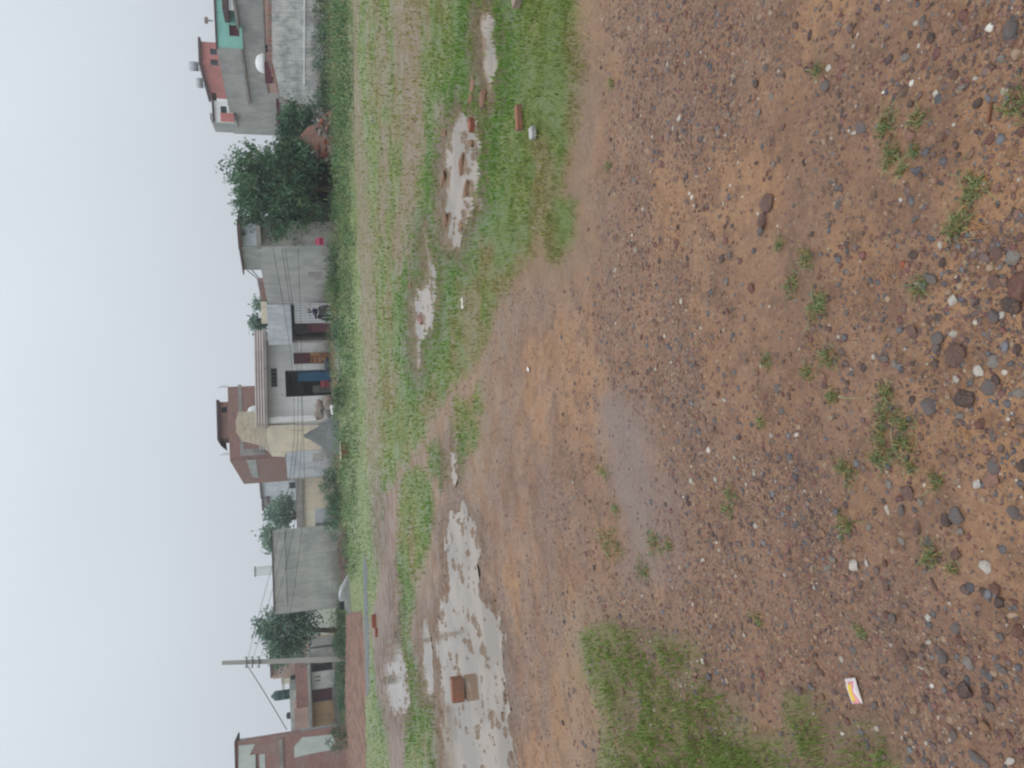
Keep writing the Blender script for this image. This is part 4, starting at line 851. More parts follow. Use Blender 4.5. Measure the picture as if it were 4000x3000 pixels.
# ------------------------------------------------------------------ tufts on the mud: each one a thing
TF = [(3800, 735, 62, 'tuft beside the white flake near the photo right edge, half way to the top'), (3745, 880, 52, 'green sprigs mixed with orange straw, right of the muddy bare patch'), (3600, 1125, 38, 'small tuft touching the long slate grey stone'), (3470, 470, 34, 'upper left sprig of the ring around a pinkish stone'), (3585, 462, 30, 'upper right sprig of the ring around a pinkish stone'), (3448, 515, 22, 'tiny left sprig of the ring around a pinkish stone'), (3575, 585, 28, 'lower sprig of the ring around a pinkish stone'), (3480, 605, 45, 'lowest wide sprig of the ring, with one dry blade'), (3525, 665, 20, 'small sprig with a dry stalk below the ring'),
      (3210, 272, 20, 'tiny sprig touching a cream pebble near the photo top'), (3970, 405, 46, 'tuft cut by the photo right edge, upper quarter'), (3155, 1010, 40, 'sprawling sprig above the densest patch of stone side grass'), (3088, 1108, 46, 'dull green tuft left of the maroon stones'), (3205, 1190, 62, 'wide flat tuft above the slate and red pebbles'), (3040, 955, 26, 'thin sprig just right of two grey pebbles'), (3245, 1395, 42, 'loose tuft below the bare brown patch'), (3170, 1455, 34, 'blades around a maroon pebble'), (3020, 1410, 26, 'thin yellowish tuft left of the loose tuft'), (3470, 1530, 30, 'sprig between slate stones above the largest tuft'),
      (3500, 1690, 112, 'largest green tuft on the mud, ring shaped with bare centre'), (3270, 1545, 34, 'narrow upright tuft above left of the largest tuft'), (3440, 1790, 22, 'small sprig hanging off the largest tuft'), (3560, 1820, 22, 'small bright sprig below right of the largest tuft'), (3318, 1835, 46, 'oval tuft below left of the largest tuft'), (3660, 1875, 30, 'pale blades beside a grey stone, right of the oval tuft'), (3312, 2055, 44, 'oval tuft above the two chalky lumps'), (3645, 2165, 46, 'long dark sprig right of the two chalky lumps'), (3740, 2215, 18, 'tiny sprig beside the long dark one'),
      (2355, 1845, 34, 'thin upright sprig on the left rim of the smooth wet patch'), (2385, 2120, 62, 'tall green clump left of the smooth wet patch'), (2405, 1990, 24, 'few blades above the tall green clump'), (2565, 2120, 44, 'green clump at the lower end of the smooth wet patch'), (2510, 2225, 42, 'sprawling clump below the smooth wet patch'), (2630, 2130, 22, 'thin blades right of the smooth wet patch'), (2880, 1930, 36, 'yellow green sprig among dark pebbles in mid mud'), (2870, 1990, 26, 'short sprig under the yellow green one'), (3360, 2470, 26, 'sprig by a slate stone above the wrapper'), (3000, 1650, 18, 'tiny green sprig in mid mud'), (2380, 650, 18, 'thin line of blades near the meadow edge'), (2395, 330, 16, 'faint sprig near the meadow edge by the photo top'), (2960, 2420, 24, 'little sprig above the bottom grass patch')]
for i, (x, y, rp, lb) in enumerate(TF):
    g = G(x, y); d = math.hypot(*g); rad = rp * math.hypot(d, EYE) / 3200; dep = rad * math.hypot(d, EYE) / EYE * .8
    n = int(34 + rp * rp * .05); r = np.random.default_rng(500 + i); t = r.uniform(0, 2 * np.pi, n); q = np.sqrt(r.uniform(.25 if rp > 100 else 0, 1, n)) * r.uniform(.6, 1.3, n)
    ox = np.cos(t) * q * rad * 1.0 * (1 + .45 * np.sin(t * 3 + i)); oy = np.sin(t) * q * dep * .9 * (1 + .3 * np.cos(t * 2 + i))
    cz = gi(z, g[0] + ox, g[1] + oy) - zat(*g)
    cols = mixc(C3(112, 130, 84), C3(150, 160, 112), r.random(n)); cols = mixc(cols, C3(190, 150, 98), (r.random(n) > .86) * .9); cols = cols * r.uniform(.6, 1.3, (n, 1))
    Vv, Ff, cl = blades(ox, oy, cz, r.uniform(.008, .024, n) * (1 if d < 3 else 1.3), np.full(n, .0010 + .0003 * d), cols, 900 + i, 1.5)
    o = link('grass_tuft', npmesh('grass_tuft', Vv, Ff, cl), M['leaf']); o.location = (g[0], g[1], zat(*g)); tag(o, lb, 'grass tuft', 'grass tufts on the bare mud')

# ------------------------------------------------------------------ stones
SC = {'slate grey': (104, 106, 110), 'purple brown': (108, 84, 82), 'maroon': (112, 74, 70), 'white': (214, 208, 198), 'pale grey': (142, 142, 138), 'tan': (162, 126, 96), 'pink': (162, 122, 108), 'charcoal': (74, 68, 72), 'rust orange': (184, 96, 66)}
SM = {}
for k_, c_ in SC.items():
    m = MT(k_ + ' stone'); n1 = m.noise(14, 5, .7); n2 = m.noise(60, 3)
    a = lin(*c_); col = m.mix(m.rng(n1, .4, .65), a, tuple(v * .6 for v in a[:3]) + (1,)); col = m.mix(m.rng(n2, .5, .8, 0, .4), col, lin(*[min(255, v * 1.25) for v in c_]))
    n3 = m.noise(3.5, 4, .6); col = m.mix(m.rng(n3, .42, .62, .1, .72 if k_ != 'white' else .3), col, lin(128, 102, 84))
    m.bump(n2, .5, .006); SM[k_] = m.fin(col, .6, .3)
def ico(sub):
    bm = bmesh.new(); bmesh.ops.create_icosphere(bm, subdivisions=sub, radius=1); v = np.array([q.co[:] for q in bm.verts]); f = np.array([[q.index for q in p.verts] for p in bm.faces]); bm.free(); return v, f
SV, SF = ico(3); shapes = []
for i in range(8):                                  # facetted lumps: rounded, flat, long, angular
    r = np.random.default_rng(200 + i); v = SV.copy()
    for q in range(9 + i % 3 * 3):
        d = r.normal(0, 1, 3); d /= np.linalg.norm(d); h = r.uniform(.55, .85); pr = v @ d; v = v - np.outer(np.clip(pr - h, 0, None) * .93, d)
    v *= np.array([[1, .8, .55], [1, .9, .3], [1, .45, .4], [1, .85, .7]][i % 4]); v += (vnoise(v[:, 0] * 3 + 9, v[:, 1] * 3 + v[:, 2] * 2 + 5, i)[:, None] - .5) * .06; shapes.append(v)
SHN = ['rounded', 'flat', 'long', 'angular']; meshes = {}
def stone_mesh(i, c):
    if (i, c) not in meshes:
        me = npmesh('stone', shapes[i], SF, None, True); me.materials.append(SM[c]); meshes[(i, c)] = me
    return meshes[(i, c)]
def stone(x, y, rp, shp, c, label, cat='stone', asp=None, rot=None):
    g = G(x, y); d = math.hypot(math.hypot(*g), EYE); rad = rp * d / 3200; i = shp if rad > 0 else 0
    o = bpy.data.objects.new('stone', stone_mesh(i, c)); COL.objects.link(o)
    o.scale = (rad * 1.08, rad * 1.12, rad * 1.0); o.rotation_euler = (rng.uniform(-.25, .25), rng.uniform(-.25, .25), rng.uniform(0, 6.28) if rot is None else rot)
    o.location = (g[0], g[1], zat(*g) + rad * [.1, .02, .05, .15][i % 4]); tag(o, label, cat, 'stones lying on the wet mud'); return o
NS = [(2662, 463, 16, 0, 'white', 'brightest white lump near the meadow edge, beside a smaller one'), (2640, 500, 11, 2, 'white', 'small cream pebble touching the brightest white lump'), (3352, 2208, 26, 3, 'white', 'larger of two chalky white lumps, with ridges'), (3398, 2198, 19, 2, 'white', 'smaller pointed one of two chalky white lumps'), (3477, 1990, 20, 2, 'white', 'lone white shard right of the oval tuft'),
 (3246, 266, 15, 0, 'white', 'cream pebble touching a tiny grass sprig'), (3722, 1172, 22, 3, 'white', 'cube shaped white stone near the right edge'), (3910, 1232, 17, 0, 'white', 'yellowish white pebble leaning on a slate stone'), (3885, 1235, 28, 3, 'slate grey', 'slate stone behind the yellowish white pebble'), (3828, 1448, 24, 0, 'white', 'chalk white round stone right of the slates'), (3978, 1125, 58, 0, 'maroon', 'biggest maroon cobble, cut by the right edge'), (3950, 1190, 42, 3, 'charcoal', 'dark stone under the biggest maroon cobble'), (3955, 1005, 36, 0, 'pale grey', 'rounded grey stone with white streaks above the maroon cobble'), (3890, 985, 26, 0, 'purple brown', 'purple brown stone left of the white streaked one'), (3640, 1085, 44, 2, 'slate grey', 'long slanting slate stone touching a small tuft'), (3685, 1025, 20, 3, 'charcoal', 'dark stone above the slanting slate'), (3578, 995, 20, 3, 'charcoal', 'black chip beside the orange brick chip'), (3532, 1035, 16, 3, 'rust orange', 'bright orange brick chip lying alone on mud'),
 (3453, 1400, 34, 2, 'slate grey', 'upright oblong slate beside a round grey one'), (3502, 1425, 20, 0, 'pale grey', 'round pale grey pebble right of the oblong slate'), (3500, 1368, 15, 0, 'pink', 'pinkish pebble above the round pale grey one'), (3455, 1312, 20, 0, 'tan', 'tan brown pebble above the oblong slate'), (3562, 1298, 34, 1, 'purple brown', 'broad flat purple brown stone with dark edge'), (3660, 1320, 30, 0, 'slate grey', 'greenish grey stone right of the broad flat one'), (3740, 1390, 46, 3, 'purple brown', 'big dark purple stone among slates near the right edge'), (3850, 1155, 22, 0, 'tan', 'ochre yellow stone left of the maroon cobble'), (3880, 1100, 32, 1, 'purple brown', 'flat purple stone above the ochre yellow one'),
 (3005, 790, 40, 0, 'purple brown', 'large rounded purple stone at the edge of the gravel band'), (2985, 860, 30, 3, 'purple brown', 'purple stone in line below the large rounded one'), (2975, 900, 24, 3, 'slate grey', 'grey stone third in the line of big stones'), (3100, 800, 12, 0, 'slate grey', 'small slate pebble near the gravel band'), (2965, 833, 9, 0, 'white', 'tiny white pebble on the line of big stones'), (2845, 1010, 18, 3, 'charcoal', 'dark stone in the middle of the gravel band'), (2865, 1000, 20, 1, 'slate grey', 'flat grey stone beside a dark one in the gravel band'), (2575, 1255, 22, 1, 'maroon', 'dark brown flat stone alone on fine mud'), (2868, 1215, 18, 2, 'maroon', 'long dark brown stone right of the lone flat one'), (2942, 1130, 24, 0, 'maroon', 'maroon stone beside dark gaps in the mid mud'), (2860, 1100, 16, 3, 'pale grey', 'pale triangular stone above the maroon one'),
 (3230, 335, 26, 0, 'slate grey', 'slate stone with a pinkish cap near the top'), (3222, 318, 16, 3, 'pink', 'pink stone resting against the slate one near the top'), (3365, 500, 28, 1, 'slate grey', 'flat slate stone beside a cream one'), (3340, 520, 16, 2, 'white', 'cream stone tucked beside the flat slate'), (3555, 530, 24, 3, 'pink', 'pinkish stone inside the ring of sprigs'), (3600, 85, 30, 2, 'slate grey', 'long slate stone near the top of the photo'), (3635, 145, 20, 3, 'charcoal', 'black stone below the long slate near the top'), (3583, 178, 9, 3, 'white', 'small white chip below the black stone near the top'), (3970, 125, 34, 3, 'slate grey', 'dark grey stone cut by the right edge near the top'), (3920, 230, 18, 3, 'pale grey', 'bluish white angular stone near the top right'), (3765, 338, 18, 0, 'pale grey', 'pale green grey stone near the top right'), (3828, 402, 20, 3, 'charcoal', 'blackish stone below the pale green grey one'), (3655, 365, 14, 3, 'white', 'white wedge shaped pebble on clean mud'), (3958, 595, 22, 3, 'tan', 'cream block shaped stone near the right edge above the tuft'), (3870, 628, 20, 2, 'tan', 'long cream stone left of the block shaped one'), (3693, 530, 22, 2, 'maroon', 'slanting maroon stick shaped stone'), (3870, 545, 22, 0, 'maroon', 'maroon stone with red cap near the right edge'), (3730, 488, 8, 0, 'white', 'tiny bright white chip above the slanting maroon stone'),
 (3640, 1590, 34, 3, 'slate grey', 'slate stone above the right end of the largest tuft'), (3780, 1555, 40, 3, 'charcoal', 'curved black stone near the right edge'), (3868, 1512, 34, 0, 'slate grey', 'smooth slate stone above right of the curved black one'), (3970, 1535, 24, 0, 'pale grey', 'grey blue pebble by the right edge'), (3878, 1818, 30, 0, 'slate grey', 'oval slate stone with light top, right side'), (3740, 2020, 36, 0, 'slate grey', 'round slate stone beside a dark twin, right side'), (3700, 2030, 26, 3, 'charcoal', 'dark twin of the round slate stone'), (3590, 2060, 34, 2, 'purple brown', 'long purple stone left of the slate twins'), (3550, 1930, 36, 1, 'purple brown', 'wide dull purple stone above the long purple one'), (3480, 1895, 18, 0, 'pale grey', 'pale blue pebble left of the wide purple stone'), (3815, 1890, 20, 3, 'white', 'white pointed stone with a dark flank, right side'), (3870, 1870, 40, 1, 'pink', 'flat reddish stone beside the white pointed one'), (3860, 2215, 24, 3, 'white', 'white stone half under a dark one near the right edge'), (3660, 1360, 22, 3, 'slate grey', 'small slate behind the big dark purple stone'),
 (3700, 2560, 26, 3, 'slate grey', 'two toned grey stone in the lower right mud'), (3790, 2690, 34, 3, 'charcoal', 'big dark lump in the lower right mud'), (3760, 2715, 22, 0, 'pink', 'pale pink stone under the big dark lump'), (3800, 2590, 26, 0, 'pale grey', 'greenish grey oval stone above the big dark lump'), (3620, 2607, 11, 2, 'white', 'small white sliver in the lower right mud'), (3950, 2975, 26, 2, 'white', 'white long stone at the lower right corner'), (3840, 2960, 40, 2, 'slate grey', 'large grey stone by the lower right corner'), (3320, 2540, 18, 0, 'slate grey', 'bluish pebble above the wrapper'), (3645, 2410, 14, 3, 'white', 'white chip left of the greenish grey oval'), (3500, 2410, 22, 3, 'slate grey', 'slate stone above the wrapper, touching a maroon chip'), (3480, 2400, 16, 3, 'maroon', 'dark maroon chip touching a slate stone above the wrapper'), (3900, 2300, 22, 3, 'maroon', 'maroon stone near the right edge in the lower half'), (3855, 2310, 16, 3, 'charcoal', 'black stone left of the maroon one in the lower half'), (3470, 2285, 24, 0, 'purple brown', 'purple stone between the chalky lumps and the wrapper'), (2600, 1690, 18, 2, 'pale grey', 'pale grey sliver with dark shadow right of the wet patch'), (2632, 1795, 20, 2, 'slate grey', 'second thin grey sliver below the first, by the wet patch'), (2790, 1735, 20, 0, 'purple brown', 'purple pebble right of the grey slivers'), (2850, 1562, 14, 2, 'white', 'small cream stone in the mid mud'), (3062, 1515, 22, 0, 'slate grey', 'blue hearted slate in the mid mud'), (3245, 2215, 26, 2, 'pale grey', 'first pale grey oblong left of the chalky lumps'), (3260, 2180, 28, 2, 'pale grey', 'second pale grey oblong leaning toward the chalky lumps'), (2815, 1640, 16, 0, 'slate grey', 'dark slate pebble above the purple pebble'), (3315, 1220, 16, 0, 'slate grey', 'slate pebble touching a red one by the wide tuft'), (3280, 1205, 13, 0, 'pink', 'reddish pebble touching a slate one by the wide tuft'), (3480, 540, 14, 3, 'maroon', 'little maroon stone left of the pinkish ring stone'), (2390, 545, 10, 3, 'charcoal', 'thin dark chip near the meadow edge')]
taken = []
for a in NS:
    stone(*a); taken.append(a[:3])
LM = [(3325, 2700, 'the torn wrapper'), (3510, 1690, 'the largest grass tuft'), (3532, 1035, 'the orange brick chip'), (2660, 463, 'the two white lumps by the meadow'), (3960, 1125, 'the big maroon cobble'), (3500, 550, 'the ring of sprigs'), (3375, 2200, 'the two chalky lumps'), (3477, 1990, 'the lone white shard'), (3800, 720, 'the tuft near the right edge'), (2450, 1800, 'the smooth wet patch'), (3200, 1190, 'the wide flat tuft'), (2510, 2200, 'the clump below the wet patch'), (3950, 60, 'the top right corner'), (3950, 2900, 'the bottom right corner'), (3880, 1900, 'the flat reddish stone'), (3000, 830, 'the line of big purple stones'), (3100, 200, 'the slanting twig'), (3453, 1400, 'the oblong slate'), (2600, 1255, 'the lone flat brown stone'), (2700, 2700, 'the bottom grass patch'), (3700, 2500, 'the two toned grey stone'), (3318, 1835, 'the oval tuft'), (2500, 100, 'the top edge by the meadow'), (2900, 1650, 'the yellow green sprig'), (3650, 300, 'the white wedge pebble'), (3470, 2410, 'the slate and maroon pair'), (2300, 2250, 'the big puddle'), (3760, 2950, 'the lower edge of the photo')]
names = list(SC); pr = np.array([.24, .26, .15, .02, .09, .1, .07, .06, .01]); pr /= pr.sum()
cnt = 0; used = set(a[-1] for a in NS)
while cnt < 297 - len(NS):
    x = 2350 + 1650 * rng.random() ** .8; y = rng.uniform(5, 2995); g = G(x, y)
    if gi(grass, np.array([g[0]]), np.array([g[1]]))[0] > .3: continue
    rp = (9 + 15 * ((x - 2300) / 1700)) * rng.uniform(.6, 1.15) * (1 if x > 3300 or rng.random() < .5 else .8)
    if any((x - a) ** 2 + (y - b) ** 2 < (rp + c) ** 2 * 1.1 for a, b, c in taken): continue
    taken.append((x, y, rp)); cnm = names[rng.choice(len(names), p=pr)]; shp = int(rng.integers(8))
    l = sorted(LM, key=lambda q: (q[0] - x) ** 2 + (q[1] - y) ** 2)[:2]
    def side(q):
        dx, dy = x - q[0], y - q[1]; return ('right of' if dx > 0 else 'left of') if abs(dx) > abs(dy) else ('below' if dy > 0 else 'above')
    sz = 'small' if rp < 13 else ('mid sized' if rp < 20 else 'larger'); lab = f'{sz} {SHN[shp % 4]} {cnm} stone {side(l[0])} {l[0][2]}'
    if lab in used: lab = f'{sz} {SHN[shp % 4]} {cnm} stone, {side(l[0])} {l[0][2]}, {side(l[1])} {l[1][2]}'[:200]
    if len(lab.split()) > 16: lab = f'{SHN[shp % 4]} {cnm} stone near {l[0][2]}'
    if lab in used: continue
    used.add(lab); stone(x, y, rp, shp, cnm, lab); cnt += 1
# gravel: tens of thousands of small stones, one object
IV, IF = ico(1); IV2, IF2 = ico(2)
mgv = MT('wet gravel'); a = mgv.n('ShaderNodeVertexColor', layer_name='Col'); mgv.fin(mgv.mix(mgv.rng(mgv.noise(90, 3), .4, .7, 0, .45), a.outputs[0], mgv.mix(.6, a.outputs[0], (0, 0, 0, 1))), .45, .4)
def gravel(n, xr, yr, smin, smax, base, baseF, seed, dens, zoff=-.12):
    r = np.random.default_rng(seed); x = r.uniform(*xr, n); y = r.uniform(*yr, n); gx, gy = GV(x, y)
    k = (r.random(n) < dens(gx, gy, x, y)); gx, gy, x, y = gx[k], gy[k], x[k], y[k]; n = len(gx); d = np.hypot(np.hypot(gx, gy), EYE)
    s = smin * (smax / smin) ** (r.random(n) ** 2.2); s = s * d / 3200 * (.55 + .45 * np.clip((x - 1900) / 1800, 0, 1.2)); s = np.minimum(s, .03)
    sc = s[:, None] * np.stack([r.uniform(.8, 1.3, n), r.uniform(.6, 1.1, n), r.uniform(.35, .8, n)], 1)
    t = r.uniform(0, 6.28, n); v = base[None] * (1 + r.uniform(-.22, .22, (n, len(base), 1))) * sc[:, None, :]
    ct, st = np.cos(t)[:, None], np.sin(t)[:, None]; vx = v[..., 0] * ct - v[..., 1] * st; vy = v[..., 0] * st + v[..., 1] * ct
    Vv = np.stack([vx + gx[:, None], vy + gy[:, None], v[..., 2] + (gi(z, gx, gy) + sc[:, 2] * zoff)[:, None]], -1).reshape(-1, 3)
    Ff = (baseF[None] + (np.arange(n) * len(base))[:, None, None]).reshape(-1, 3)
    pal = np.array([lin(*c_)[:3] for c_ in [(108, 88, 82), (124, 94, 82), (92, 90, 94), (136, 104, 84), (84, 66, 62), (150, 126, 104), (116, 78, 72), (176, 166, 154), (108, 108, 112), (206, 200, 190)]]); pp = np.array([.17, .2, .1, .19, .08, .12, .09, .025, .04, .003]); pp /= pp.sum()
    cl = pal[r.choice(len(pal), n, p=pp)] * r.uniform(.75, 1.2, (n, 1)); return Vv, Ff, np.repeat(cl, len(base), 0)
def dens(gx, gy, x, y):
    patch = ss(fbm(gx * 1.7, gy * 1.7, 4, 101), .36, .6); clean = ss(fbm(gx * .9 + 5, gy * .9, 3, 55), .55, .68)
    yb = y < 700                                   # clean silt strip near the top edge of the picture
    sil = np.where(yb, ss(x, 2330, 2480), np.where(y < 1100, ss(x, 2280, 2520), 1.0)) * np.where((x > 3320) & (y < 900), .45, 1)
    return (.4 + .6 * patch) * (1 - .7 * clean * (x > 2900)) * sil * (1 - gi(grass, gx, gy) * np.where((np.hypot(gx, gy) < 5) & (gx < 0), .35, .85)) * (1 - gi(pud, gx, gy)) * (1 - .75 * gi(wet, gx, gy))
parts = [gravel(120000, (1700, 4150), (-500, 3500), 2.4, 11, IV, IF, 1, dens), gravel(34000, (2200, 4300), (-600, 3600), 4.2, 19, IV2, IF2, 2, dens)]
off = 0; Vs, Fs, Cs = [], [], []
for v, f, q in parts: Vs.append(v); Fs.append(f + off); Cs.append(q); off += len(v)
tag(link('gravel', npmesh('gravel', np.vstack(Vs), np.vstack(Fs), np.vstack(Cs), True), mgv.m), 'countless small wet pebbles pressed into the brown mud', 'gravel', kind='stuff')

# ------------------------------------------------------------------ bricks and litter on the ground
def brick(x, y, size, rz, mat, label, cat='brick', rx=0.0, tiltz=0.0, name='brick', bev=.003, zadd=0.0):
    g = G(x, y); sx, sy, sz = size; m = MB().box(-sx / 2, sx / 2, -sy / 2, sy / 2, 0, sz); o = m.build(name, mat, None, bev=bev)
    v = o.data.vertices
    for q in v: n_ = (vnoise(np.array([q.co.x * 30 + 7.]), np.array([q.co.y * 30 + q.co.z * 20]), 3)[0] - .5) * .008; q.co.x += n_; q.co.z += n_
    o.location = (g[0], g[1], zat(*g) - .006 + zadd); o.rotation_euler = (rx, tiltz, rz); tag(o, label, cat); return o
brick(1806, 2690, (.25, .12, .13), .08, M['orangebrick'], 'single orange brick standing in the largest puddle', zadd=.055)
brick(2060, 462, (.17, .05, .04), .05, M['orangebrick'], 'long orange brick lying on grass beside a grey block', zadd=.016)
brick(2112, 520, (.075, .06, .035), .1, M['white'], 'small pale grey block on grass beside the orange brick', 'block', name='concrete_block', zadd=.016)
brick(2064, 4, (.09, .06, .05), .3, M['salmon'], 'pinkish chunk on grass cut by the photo top edge', 'chunk', name='stone_chunk', zadd=.03)
brick(1874, 490, (.1, .08, .045), .5, M['redbrick'], 'half sunk reddish brick piece between the two right hand puddles', zadd=.04)
brick(1470, 2425, (.3, .2, .1), .2, M['redbrick'], 'larger rust red brick lump near the road', 'brick')
brick(1476, 2470, (.18, .12, .07), -.3, M['redbrick'], 'smaller dark red brick piece just below the rust red lump', 'brick')
for i, (x, y, sx, sy, sz, lb) in enumerate([(1852, 350, .3, .22, .1, 'large flat brown clod at the puddle rim near the photo top'), (1895, 385, .18, .14, .07, 'dark clod at the end of the small puddle'), (1850, 395, .14, .1, .06, 'small clod below the large flat one'), (1800, 640, .24, .14, .06, 'brown clod island in the middle of the broad puddle'), (1795, 880, .2, .16, .07, 'brown clod at the lower end of the broad puddle'), (1820, 740, .2, .12, .06, 'dark clod on the near side of the broad puddle'), (1640, 1245, .2, .14, .07, 'red brown clod inside the long far puddle'), (1735, 520, .26, .16, .06, 'low clod on the far bank of the broad puddle, toward the photo top'), (1732, 700, .3, .14, .06, 'long low clod on the far bank of the broad puddle'), (1738, 860, .22, .14, .05, 'low clod on the far bank near the lower end of the broad puddle'), (1835, 560, .14, .1, .05, 'small clod in the near shallows of the broad puddle'), (1608, 1120, .26, .12, .06, 'low clod on the far bank of the long far puddle')]):
    g = G(x, y); o = bpy.data.objects.new('mud_clod', npmesh('mud_clod', shapes[(i * 3 + 1) % 8], SF, None, True)); COL.objects.link(o); o.data.materials.append(M['clod'] if i != 6 else M['brick'])
    o.scale = (sx / 2, sy / 2, sz * 1.3); o.rotation_euler = (0, 0, rng.uniform(0, 3)); o.location = (g[0], g[1], zat(*g) * .3 + .005); tag(o, lb, 'mud clod', 'mud clods in and beside the puddles')
def flake(x, y, w_, h_, rz, mat, label, cat, name, seed=0, zadd=.004, curl=.15):
    g = G(x, y); n = 9; r = np.random.default_rng(seed); u, v = np.meshgrid(np.linspace(-.5, .5, n), np.linspace(-.5, .5, n))
    zz = (vnoise(u * 4 + 3, v * 4 + 5, seed) - .3) * curl * w_; X = u * w_ * (1 + .25 * (vnoise(v * 3, v * 0 + 2, seed + 1) - .5)); Y = v * h_
    top = np.stack([X, Y, zz + .0015], -1).reshape(-1, 3); bot = np.stack([X, Y, zz - .0005], -1).reshape(-1, 3); I = np.arange(n * n).reshape(n, n)
    F1 = np.stack([I[:-1, :-1], I[:-1, 1:], I[1:, 1:], I[1:, :-1]], -1).reshape(-1, 4); rim = list(I[0, :]) + list(I[1:, -1]) + list(I[-1, -2::-1]) + list(I[-2:0:-1, 0])
    F2 = F1[:, ::-1] + n * n; F3 = np.array([[rim[i], rim[(i + 1) % len(rim)], rim[(i + 1) % len(rim)] + n * n, rim[i] + n * n] for i in range(len(rim))])[:, ::-1]
    o = link(name, npmesh(name, np.vstack([top, bot]), np.vstack([F1, F2, F3]), None, True), mat); o.location = (g[0], g[1], zat(*g) + zadd); o.rotation_euler = (0, 0, rz); tag(o, label, cat); return o
g = G(3325, 2700)
e = empty('wrapper', (g[0], g[1], zat(*g) + .004), .0, 'crumpled white sachet with a yellow centre and pink rim near the bottom grass', 'wrapper')
def pillow(w_, h_, t, z0, sx=0.0, sy=0.0, n=11):
    u, v = np.meshgrid(np.linspace(-1, 1, n), np.linspace(-1, 1, n)); b = (1 - u ** 2) * (1 - v ** 4); cr = (vnoise(u * 3 + 5, v * 3 + 2, 4) - .5) * .4
    X = u * w_ / 2 + sx; Y = v * h_ / 2 + sy; top = np.stack([X, Y, z0 + t * (b + cr * b) + .001], -1).reshape(-1, 3); bot = np.stack([X, Y, z0 + 0 * u - .001], -1).reshape(-1, 3)
    I = np.arange(n * n).reshape(n, n); F1 = np.stack([I[:-1, :-1], I[:-1, 1:], I[1:, 1:], I[1:, :-1]], -1).reshape(-1, 4); rim = list(I[0, :]) + list(I[1:, -1]) + list(I[-1, -2::-1]) + list(I[-2:0:-1, 0])
    F3 = np.array([[rim[i], rim[(i + 1) % len(rim)], rim[(i + 1) % len(rim)] + n * n, rim[i] + n * n] for i in range(len(rim))])[:, ::-1]
    return npmesh('sachet', np.vstack([top, bot]), np.vstack([F1, F1[:, ::-1] + n * n, F3]), None, True)
link('sachet', pillow(.072, .05, .010, 0), plain('white foil', (226, 216, 214), .35, var=.2, sc=40), e)
link('pink_rim', pillow(.062, .030, .0065, .0052, -.004, -.003), plain('pink print', (222, 150, 158), .4, var=.2, sc=40), e)
link('yellow_centre', pillow(.048, .016, .0055, .0092, -.004, -.001), plain('yellow print', (226, 196, 60), .4, var=.15, sc=40), e)
e.rotation_euler = (0, 0, math.radians(24))
mp = plain('white paper', (222, 220, 214), .8, var=.1); ml = plain('yellow leaf', (190, 168, 70), .6); mbl = plain('blue plastic', (80, 110, 170), .4); mst = plain('dry straw', (176, 134, 90), .8)
flake(1822, 1185, .10, .05, .4, mp, 'white scrap of paper alone on the green meadow', 'paper', 'paper_scrap', 1, .05)
flake(2068, 1442, .05, .025, 1.1, mp, 'tiny white scrap where grass meets the mud track', 'paper', 'paper_scrap', 2, .01)
flake(1474, 472, .10, .06, .2, mbl, 'little blue plastic scrap on the far side of the meadow', 'plastic scrap', 'plastic_scrap', 3, .06)
flake(1467, 2860, .3, .1, .4, M['bluewhite'], 'pale plastic strip on grass beside the ploughed field', 'plastic scrap', 'plastic_scrap', 4, .06)
for i, (x, y, n, lb) in enumerate([(3492, 1085, 14, 'orange straw wisps left of the orange brick chip'), (3830, 900, 20, 'long orange straw below the sprigs near the right edge'), (3790, 1690, 12, 'orange straw right of the largest tuft'), (3205, 1345, 9, 'pale straw above the loose tuft')]):
    g = G(x, y); m = MB(); r = random.Random(i)
    for k in range(n):
        a = r.uniform(-.6, .6) + (1.2 if i % 2 else .3); L_ = r.uniform(.012, .04); cx_, cy_ = r.gauss(0, .014), r.gauss(0, .018); z_ = .003 + r.random() * .006
        m.tube([(cx_, cy_, z_), (cx_ + math.cos(a) * L_, cy_ + math.sin(a) * L_, z_ + .003)], .0007, 4, False)
    o = m.build('straw', mst, None); o.location = (g[0], g[1], zat(*g)); tag(o, lb, 'straw', 'wisps of dry straw on the mud')
g1 = G(3343, 152); g2_ = G(3350, 92); o = MB().tube([(g1[0], g1[1], zat(*g1) + .005), ((g1[0] + g2_[0]) / 2, (g1[1] + g2_[1]) / 2, zat(*g1) + .009), (g2_[0], g2_[1], zat(*g2_) + .005)], .0022, 6).build('twig', M['bark'], None, True); tag(o, 'thin dark twig lying near the photo top', 'twig')
g1 = G(3868, 480); g2_ = G(3884, 400); o = MB().tube([(g1[0], g1[1], zat(*g1) + .004), (g2_[0], g2_[1], zat(*g2_) + .004)], .0035, 6).build('twig', M['brownwood'], None, True); tag(o, 'short brown stick near the right edge above the tuft', 'twig')

